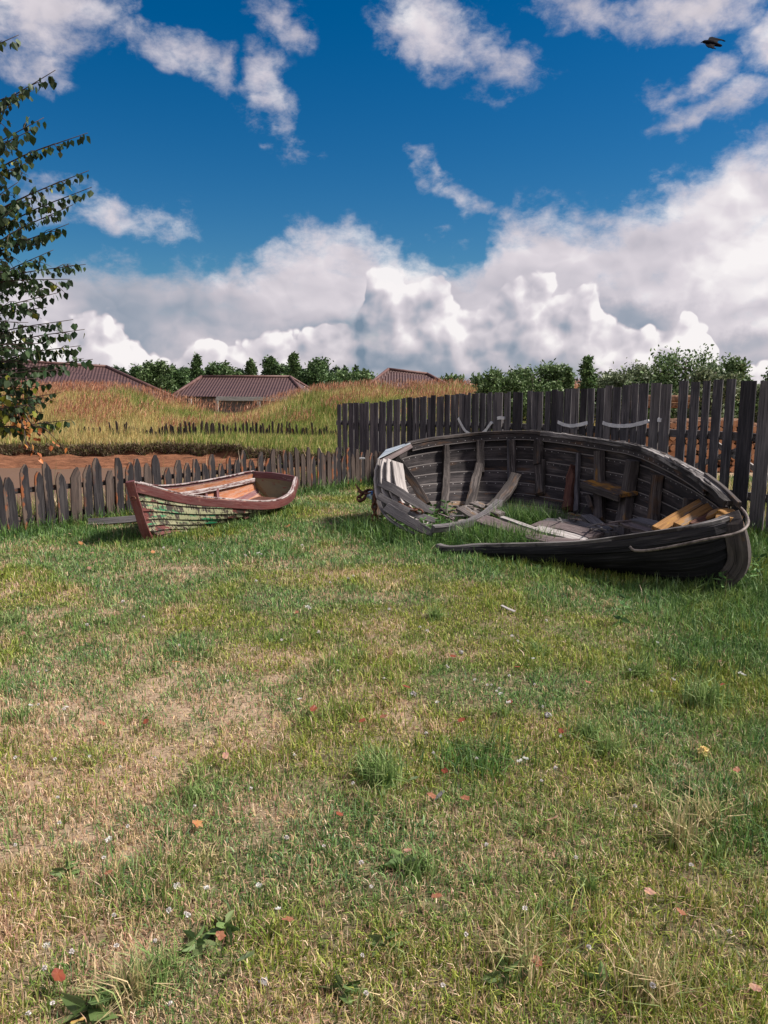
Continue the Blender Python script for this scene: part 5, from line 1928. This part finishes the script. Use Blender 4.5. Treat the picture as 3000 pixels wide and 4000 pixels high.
# ------------------------------------------------------------------ crow
def build_crow():
    import bmesh
    Y = 20.0

    def q(x, y, dy=0.0):
        return P(2650 + x / 6.636, 100 + y / 6.636, Y + dy)
    parts = []
    body = [(575, 450, .5), (620, 425, 14), (660, 418, 32), (720, 425, 42), (800, 445, 62), (880, 460, 66), (960, 480, 48), (1040, 498, 28), (1110, 515, 20)]
    sc_ = Y / 3000 / 6.636
    parts.append(tube_arrays([q(x, y) for x, y, r in body], [max(r, 3) * sc_ * 1.02 for x, y, r in body], 12))
    def slab(poly, th):
        n = len(poly)
        a = [q(x, y, d) for x, y, d in poly]
        V = [tuple(p + Vector((0, -th, th * .3))) for p in a] + [tuple(p + Vector((0, th, -th * .3))) for p in a]
        fl, ls = list(range(n)), [0]
        ls.append(n); fl += list(range(2 * n - 1, n - 1, -1))
        for i in range(n):
            ls.append(len(fl)); fl += [i, i + n, (i + 1) % n + n, (i + 1) % n]
        return V, fl, ls
    # far wing swept back, near wing beating down, fanned tail
    parts.append(slab([(760, 430, 0), (775, 350, .1), (800, 308, .15), (870, 294, .2), (960, 318, .25), (1060, 350, .32), (1150, 368, .36), (1222, 404, .38), (1190, 412, .38),
                       (1120, 384, .34), (1060, 384, .3), (1022, 402, .22), (1015, 440, .12), (975, 470, .02), (860, 490, 0)], .008))
    parts.append(slab([(700, 490, -.05), (740, 540, -.1), (800, 580, -.16), (790, 560, -.15), (850, 580, -.2), (905, 603, -.24), (890, 585, -.22), (975, 608, -.28), (930, 570, -.2), (905, 535, -.12), (960, 500, -.03), (800, 440, 0)], .008))
    parts.append(slab([(980, 465, 0), (1050, 468, .0), (1100, 488, .02), (1140, 525, .02), (1100, 550, 0), (1020, 545, -.02), (940, 530, -.02)], .007))
    V, fl, ls = join_arrays(parts)
    root = new_mesh('crow', V, fl, ls, M['feather'], smooth=False)
    tag(root, 'black crow flying with swept wings high above the fence', 'bird')


build_crow()


# ------------------------------------------------------------------ anchor, chains, litter
def chain(name, pts, link, r, label, step=None):
    ts = [0]
    for a, b in zip(pts, pts[1:]):
        ts.append(ts[-1] + (b - a).length)
    n = int(ts[-1] / (link * .72))
    parts = []
    for i in range(n):
        t = ts[-1] * (i + .5) / n
        c = catmull(pts, ts, t)
        tan = (catmull(pts, ts, min(t + .01, ts[-1])) - catmull(pts, ts, max(t - .01, 0))).normalized()
        side = tan.cross(Vector((0, 1, .2))).normalized()
        if i % 2:
            side = tan.cross(side).normalized()
        ring = []
        for k in range(12):
            a = 2 * math.pi * k / 12
            ring.append(c + tan * math.cos(a) * link / 2 + side * math.sin(a) * link * .32)
        parts.append(tube_arrays(ring, [r] * 12, 6, True))
    V, fl, ls = join_arrays(parts)
    o = new_mesh(name, V, fl, ls, M['rust'], smooth=True)
    return tag(o, label, 'chain')


def build_litter():
    chain('iron_chain', [P(1472, 1928, 8.35), P(1463, 1960, 8.3), P(1464, 2010, 8.25), P(1462, 2050, 8.2), P(1446, 2086, 8.1)], .085, .011, 'rusty chain hanging from the collapsed end of the wrecked boat')
    chain('iron_chain', [P(1555, 1968, 8.05), P(1600, 1990, 7.95), P(1625, 1992, 7.9), P(1648, 2004, 7.9)], .08, .011, 'rusty chain lying along the side boards inside the wrecked boat')
    chain('iron_chain', [P(1400, 1952, 8.9), P(1412, 1930, 9.0), P(1440, 1918, 9.2), P(1470, 1922, 9.0)], .07, .011, 'rusty chain coiled in the grass beside the anchor')
    # anchor
    root = empty('anchor', P(1415, 1945, 9.0), 'rusty iron anchor lying in the grass beside the wrecked boat', 'anchor')
    tube('shank', [P(1388, 1890, 9.05), P(1402, 1912, 9.0), P(1418, 1932, 8.95)], [.006, .014, .02], M['rust'], root, seg=8)
    tube('fluke', [P(1395, 1948, 8.9), P(1405, 1958, 8.85), P(1425, 1945, 8.9), P(1430, 1925, 8.95)], [.008, .02, .02, .008], M['rust'], root, seg=8, steps=10)
    tube('stock', [P(1398, 1920, 9.1), P(1425, 1930, 8.95), P(1448, 1924, 8.8)], .011, M['rust'], root, seg=7)
    # crumpled plastic wrap
    def crumple(name, c, r, m, label, cat, sq=.6, seed=0, parent=None):
        rs = random.Random(seed)
        V, fl, ls = [], [], []
        a, b = 12, 8
        for i in range(b + 1):
            th = math.pi * i / b
            for j in range(a):
                ph = 2 * math.pi * j / a
                k = r * (1 + rs.uniform(-.32, .32))
                V.append((c.x + k * math.sin(th) * math.cos(ph), c.y + k * math.sin(th) * math.sin(ph), c.z + k * math.cos(th) * sq))
        for i in range(b):
            for j in range(a):
                ls.append(len(fl)); fl += [i * a + j, i * a + (j + 1) % a, (i + 1) * a + (j + 1) % a, (i + 1) * a + j]
        o = new_mesh(name, V, fl, ls, m, parent)
        if label:
            tag(o, label, cat)
        return o
    w = crumple('plastic_wrap', P(1452, 1935, 8.95), .055, M['plastic'], 'crumpled white and blue plastic wrapper beside the rusty anchor', 'litter', .8, 3)
    crumple('blue_print', P(1455, 1926, 8.89), .026, M['plastic_blue'], None, None, .8, 4, w)
    # rusty bracket on the post
    o = bend('iron_bracket', [P(1470, 1893, 8.5), P(1470, 1910, 8.5), P(1470, 1925, 8.5)], .05, .03, M['rust'], None, ndir=Vector((0, -1, 0)), steps=3)
    tag(o, 'rusty iron bracket on the end post of the wrecked boat', 'bracket')
    # white tag on the picket
    o = bend('white_tag', [P(1404, 1791, 11.3), P(1414, 1790, 11.3), P(1426, 1791, 11.3)], .024, .01, M['ribbon'], None, ndir=Vector((0, -1, 0)), steps=3, jitter=.02)
    tag(o, 'small white tag stuck on the far low pickets', 'tag')
    # yellow windfall and pale stone things
    fruit = simple('yellow_fruit', (.62, .42, .14), (.72, .55, .25), 30, .5)
    o = crumple('pear', G(305, 2046, .03), .04, fruit, 'yellow windfall pear lying before the low picket fence', 'fruit', .7, 8)
    o = crumple('apple_core', G(2745, 2935, .03), .022, fruit, 'bitten yellow apple lying in the grass in the near lawn', 'fruit', 1.0, 9)
    st = simple('grey_stone', (.16, .15, .15), (.28, .27, .27), 30, .9)
    for i, (u, v, r, lab) in enumerate([(1612, 2712, .018, 'small pale grey wood chip standing upright in the lawn'), (1030, 3835, .012, 'small dark pebble in the worn patch at the front of the lawn'),
                                        (2140, 2795, .018, 'pale shell like scrap in the green of the lawn'), (1800, 2548, .016, 'grey white round pebble beside a red leaf'), (1412, 2074, .03, 'dark stone in the shade left of the wrecked boat')]):
        crumple('pebble', G(u, v, .012), r, st, lab, 'pebble', .7, 20 + i)
    # feather
    o = bend('feather', [G(1698, 3125, .02), G(1712, 3110, .028), G(1735, 3088, .02)], .016, .002, M['timber_grey2'], None, ndir=Vector((0, -.3, 1)), steps=8, jitter=.05, taper=lambda k: .3 + 2.4 * k * (1 - k) + .2 * k)
    tag(o, 'small grey feather lying beside a brown leaf on the lawn', 'feather')
    o = bend('splinter', [G(1960, 2365, .03), G(1985, 2378, .035), G(2010, 2388, .03)], .02, .008, M['timber_pale'], None, ndir=Vector((0, -.3, 1)), steps=3)
    tag(o, 'pale splinter lying in the grass before the wrecked boat', 'splinter')


build_litter()


# ------------------------------------------------------------------ fallen leaves and clover heads
def whereabouts(u, v):
    if v < 2330:
        if u < 460:
            return 'before the low picket fence'
        return 'near the small boat' if u < 1300 else 'around the wrecked boat'
    side = 'left part' if u < 1000 else ('middle' if u < 2000 else 'right part')
    if v < 2900:
        return 'in the %s of the lawn halfway to the boats' % side
    return 'in the %s of the nearest lawn' % side


def build_small_stuff():
    rng = np.random.default_rng(99)

    def leaf_mesh(name, col, seed, size=1.0, lobed=False):
        rs = random.Random(seed)
        n = 14
        V = [(0, 0, 0)]
        for i in range(n):
            t = 2 * math.pi * i / n
            r = .5 * (1 - .18 * math.cos(t)) * (1 + rs.uniform(-.22, .16))
            if lobed:
                r *= 1 + .32 * math.cos(5 * t)
            x, y = r * math.cos(t) * 1.1, r * math.sin(t) * .8
            V.append((x, y, .22 * abs(y) * (1 if y > 0 else -.2) + .10 * x * x + rs.uniform(-.05, .07)))
        V += [(x, y, z - .02) for x, y, z in V]
        fl, ls = [], []
        for i in range(n):
            j = (i + 1) % n
            ls.append(len(fl)); fl += [0, 1 + i, 1 + j]
            ls.append(len(fl)); fl += [n + 1, n + 2 + j, n + 2 + i]
            ls.append(len(fl)); fl += [1 + i, n + 2 + i, n + 2 + j, 1 + j]
        c = np.array([[*[k * rs.uniform(.8, 1.2) for k in col], 1] for _ in V])
        return new_mesh(name, V, fl, ls, M['leaf'], attrs={'col': ('FLOAT_COLOR', c)}, smooth=False)
    kinds = {'red': (.20, .055, .03), 'brown': (.27, .12, .07), 'pink': (.44, .26, .18), 'orange': (.34, .15, .06), 'yellow': (.45, .33, .10), 'green': (.15, .20, .08)}
    protos = {k: leaf_mesh('fallen_leaf', c, i) for i, (k, c) in enumerate(kinds.items())}
    lobed = leaf_mesh('fallen_leaf', kinds['orange'], 44, lobed=True)
    used = set()
    names = {'red': 'dark red curled fallen leaf', 'brown': 'brown fallen leaf', 'pink': 'pale pinkish fallen leaf',
             'orange': 'orange fallen leaf', 'yellow': 'yellow fallen leaf', 'green': 'broad pale green fallen leaf'}
    L = [(1772, 2563, 'red'), (2018, 2605, 'red'), (1478, 2553, 'orange'), (2480, 2592, 'pink'), (1590, 2683, 'red'), (1993, 2742, 'red'), (2820, 2675, 'red'), (1805, 2811, 'red'), (2190, 2853, 'red'),
         (2300, 2665, 'brown'), (1412, 2816, 'red'), (1500, 2798, 'brown'), (570, 2820, 'red'), (395, 2822, 'brown'), (1222, 2770, 'red'), (882, 2948, 'pink'), (1684, 3105, 'brown'), (1814, 3115, 'brown'),
         (2155, 3198, 'pink'), (1328, 3180, 'red'), (1595, 3322, 'pink'), (1740, 3012, 'red'), (2815, 3240, 'red'), (2955, 3862, 'pink'), (225, 3805, 'red'), (2880, 3005, 'brown'), (2535, 3480, 'pink'),
         (690, 2585, 'orange'), (90, 2475, 'pink'), (805, 2540, 'brown'), (360, 2160, 'pink'), (275, 2085, 'pink'), (313, 2120, 'orange'), (385, 2080, 'pink'), (370, 2105, 'pink'), (350, 2220, 'pink'), (598, 2155, 'orange'),
         (1088, 2045, 'pink'), (1125, 2055, 'orange'), (10, 2245, 'red'), (475, 2255, 'orange'), (630, 2240, 'pink'), (2810, 2585, 'pink'), (1870, 2500, 'red'), (860, 3650, 'brown'), (955, 3740, 'green'), (1620, 3040, 'green'), (420, 3410, 'brown'),
         (300, 3990, 'yellow'), (2100, 3760, 'brown'), (1700, 3500, 'brown'), (1130, 3590, 'brown'), (2660, 3560, 'brown'), (1270, 2500, 'brown'), (1000, 2620, 'brown'), (1160, 2390, 'brown')]
    for i, (u, v, k) in enumerate(L):
        p = G(u, v, .035 if v < 2500 else .06)
        if k in used:
            o = protos[k].copy()
            COL.objects.link(o)
        else:
            o = protos[k]
            used.add(k)
        o.location = p
        s = rng.uniform(.026, .040) if v > 2300 else rng.uniform(.036, .052)
        if k == 'green':
            s = .05
        o.scale = (s, s, s)
        o.rotation_euler = (rng.uniform(-.5, .5), rng.uniform(-.5, .5), rng.uniform(0, 6.28))
        tag(o, names[k] + ' ' + whereabouts(u, v), 'leaf', 'leaves fallen on the lawn')
    lobed.location = G(775, 3215, .035)
    lobed.scale = (.04, .04, .04)
    lobed.rotation_euler = (.5, .2, 1)
    tag(lobed, 'bright orange and yellow lobed leaf on the near lawn', 'leaf', 'leaves fallen on the lawn')

    # clover heads: ball of florets on a thin stalk
    def clover(seed, flat=False, col=(.72, .68, .66)):
        r2 = np.random.default_rng(seed)
        m = 60 if not flat else 70
        th = r2.uniform(0, 2 * math.pi, m)
        ph = r2.uniform(0, math.pi * .62, m)
        if flat:
            rr = np.sqrt(r2.uniform(0, 1, m)) * 1.1
            D = np.stack([np.cos(th) * .5, np.sin(th) * .5, np.ones(m)], -1)
            C = np.stack([np.cos(th) * rr, np.sin(th) * rr, .12 * r2.normal(0, 1, m)], -1)
            S = r2.uniform(.35, .55, m)
        else:
            D = np.stack([np.sin(ph) * np.cos(th), np.sin(ph) * np.sin(th), np.cos(ph)], -1)
            C = D * .35
            S = r2.uniform(.5, .75, m)
        c = np.array([col]) * r2.uniform(.85, 1.12, (m, 1))
        root = leaf_cloud('clover_flower' if not flat else 'yarrow_flower', C, D, S, c, M['petal'], aspect=.75, seed=seed)
        st = tube('stalk', [Vector((0, 0, .2)), Vector((.3, .1, -2)), Vector((.1, 0, -4.5))], .12, M['stalk'], root, seg=5)
        return root
    m, n = mat('green_stalk')
    M['stalk'] = finish(m, n, (.07, .12, .04), .6)
    pc = clover(1)
    py = clover(2, True, (.78, .77, .75))
    cl = [(1012, 3458, 1), (692, 3460, 1), (807, 3468, 1), (1085, 3550, 1), (1170, 2730, 1), (1320, 2620, 0), (1750, 2608, 0), (1855, 2655, 1), (1920, 2675, 0), (1955, 2710, 1), (2083, 2572, 1), (2022, 2504, 0), (2134, 2424, 0),
          (2568, 2509, 1), (2630, 2653, 1), (2905, 2635, 1), (2890, 2628, 1), (2460, 2616, 0), (2545, 2700, 0), (1708, 2743, 1), (1987, 2743, 1), (2120, 2760, 0), (2088, 2673, 0), (2190, 2876, 0), (2030, 2972, 1), (2053, 2963, 1),
          (1665, 2864, 0), (1693, 2941, 0), (1862, 2962, 0), (2170, 3000, 0), (2115, 3050, 0), (1903, 2676, 0), (1990, 2640, 0), (1640, 2450, 0), (1668, 2465, 0), (2000, 2485, 0), (1950, 2690, 0), (1745, 2600, 0), (1940, 2700, 0),
          (60, 2960, 0), (215, 2965, 0), (350, 2955, 0), (605, 2960, 0), (470, 2995, 0), (225, 3115, 0), (232, 3215, 0), (60, 3300, 0), (425, 3280, 1), (500, 3228, 0), (405, 3350, 0), (660, 3555, 0), (725, 3568, 0), (735, 3575, 0), (445, 3575, 0),
          (280, 3718, 0), (180, 3695, 1), (455, 3695, 0), (175, 3780, 0), (605, 3675, 0), (665, 3920, 0), (205, 3920, 0), (110, 3960, 0), (1415, 3732, 0), (1430, 3880, 0), (1412, 3370, 0), (1450, 3465, 0), (1265, 3305, 0), (1120, 3272, 0),
          (120, 2755, 1), (150, 2752, 0), (260, 2762, 1), (250, 2770, 0), (180, 2620, 0), (150, 2625, 0), (890, 2660, 0), (1200, 2370, 1), (1210, 2375, 0), (1100, 2500, 0), (700, 2520, 0), (480, 2350, 0), (560, 2410, 0), (1360, 2260, 0), (1380, 2250, 0),
          (1290, 2275, 0), (1245, 2470, 0), (340, 2440, 0), (1500, 2650, 0), (2300, 3700, 0), (2480, 3150, 0), (2700, 3380, 0), (1900, 3300, 0), (2250, 3350, 0), (2550, 3850, 0), (1820, 3650, 0), (1730, 3850, 0), (2050, 3550, 0), (2850, 3640, 0),
          (1380, 3060, 0), (980, 3080, 0), (760, 3150, 0), (1150, 2950, 0), (640, 2140, 0), (700, 2150, 0), (830, 2160, 0), (960, 2170, 0), (1010, 2160, 1), (1020, 2165, 0), (1110, 2110, 0), (1180, 2130, 0), (1000, 2270, 0), (1520, 2380, 0)]
    uc = uy = False
    for i, (u, v, k) in enumerate(cl):
        src = py if k else pc
        if (k and uy) or (not k and uc):
            o = src.copy()
            COL.objects.link(o)
            for ch in src.children:
                c = ch.copy()
                COL.objects.link(c)
                c.parent = o
                c.matrix_parent_inverse = ch.matrix_parent_inverse.copy()
        else:
            o = src
        if k:
            uy = True
        else:
            uc = True
        s = rng.uniform(.0062, .0092) * (1.0 if v > 2500 else 1.6) * (1.15 if k else 1)
        o.location = G(u, v, .055 if v < 2500 else .085)
        o.scale = (s, s, s)
        o.rotation_euler = (rng.uniform(-.3, .5), rng.uniform(-.4, .4), rng.uniform(0, 6.28))
        if k:
            tag(o, 'flat white yarrow head ' + whereabouts(u, v), 'flower', 'white yarrow flowers in the lawn')
        else:
            tag(o, 'round white clover head ' + whereabouts(u, v), 'flower', 'white clover flowers in the lawn')

    # broadleaf weeds
    def weed(seed, h, nl, size, cols):
        r2 = np.random.default_rng(seed)
        C, D, S = [], [], []
        for i in range(nl):
            f = (i + .5) / nl
            a = i * 1.9 + r2.uniform(-.3, .3)
            for s_ in (0, math.pi):
                C.append((0.01 * math.sin(f * 3), 0, h * f))
                D.append((math.cos(a + s_), math.sin(a + s_), .35 - .5 * (1 - f)))
                S.append(size * (1.15 - .55 * f) * r2.uniform(.8, 1.2))
        root = leaf_cloud('nettle_plant', np.array(C), np.array(D), np.array(S), pick(r2, cols, [1] * len(cols), len(C)), M['leaf'], aspect=.48, seed=seed)
        tube('stem', [Vector((0, 0, -.03)), Vector((.01, 0, h * .5)), Vector((0, .01, h))], [.004, .003, .001], M['stalk'], root, seg=5)
        return root
    wp = weed(5, .26, 7, .10, [(.05, .11, .03), (.075, .15, .04), (.10, .18, .06)])
    dock = weed(6, .04, 5, .10, [(.07, .12, .035), (.10, .15, .05), (.13, .17, .07)])
    first = {0: True, 1: True}
    places = [(1, 1.9, 2.75, 1.0, 'broad leaved weed')]
    spots = [(0, 1540, 2080, .9), (0, 1580, 2100, 1.0), (0, 1620, 2110, .9), (0, 1500, 2075, .8), (0, 1660, 2120, 1.0), (0, 1700, 2060, 1.05), (0, 1735, 2050, 1.1), (0, 1760, 2040, .9), (0, 1720, 2110, 1.0), (0, 1920, 2110, .9),
             (0, 1650, 2070, .9), (0, 1610, 2060, .8), (0, 1690, 2090, 1.1), (0, 1745, 2085, .9), (0, 1560, 2110, .9), (0, 1990, 2100, .9), (0, 1960, 2120, .8), (0, 2030, 2090, .8), (0, 2420, 2440, .8), (0, 2820, 2330, .8), (0, 2870, 2300, .9), (0, 2930, 2330, .9), (0, 2970, 2290, 1.0),
             (1, 1480, 3090, .6), (1, 340, 3960, .7), (1, 880, 3640, .5), (1, 1580, 3400, .6), (1, 1500, 3700, .5), (1, 760, 3700, .45), (1, 1960, 3830, .55), (1, 1340, 3880, .5), (1, 650, 3280, .4), (1, 2350, 3870, .5), (1, 2700, 3100, .5), (1, 250, 3420, .45)]
    for (k, u, v, s) in spots:
        s = s * 1.5 if k else s
        src = dock if k else wp
        if first[k]:
            o = src
            first[k] = False
        else:
            o = src.copy()
            COL.objects.link(o)
            for ch in src.children:
                c = ch.copy()
                COL.objects.link(c)
                c.parent = o
        o.location = G(u, v, .0)
        o.rotation_euler = (rng.uniform(-.15, .15), rng.uniform(-.15, .15), rng.uniform(0, 6.28))
        o.scale = (s, s, s)
        if k:
            o.name = 'dock_plant'
            tag(o, 'flat rosette of broad green leaves ' + whereabouts(u, v), 'plant', 'broad leaved weeds in the lawn')
        else:
            tag(o, ('leafy green nettle growing in front of the wrecked boat bow' if u > 2300 else 'leafy green nettle growing among the loose boards inside the wrecked boat' if u > 1850 else 'leafy green nettle at the collapsed end of the wrecked boat'), 'plant', 'nettles around the wrecked boat')


build_small_stuff()
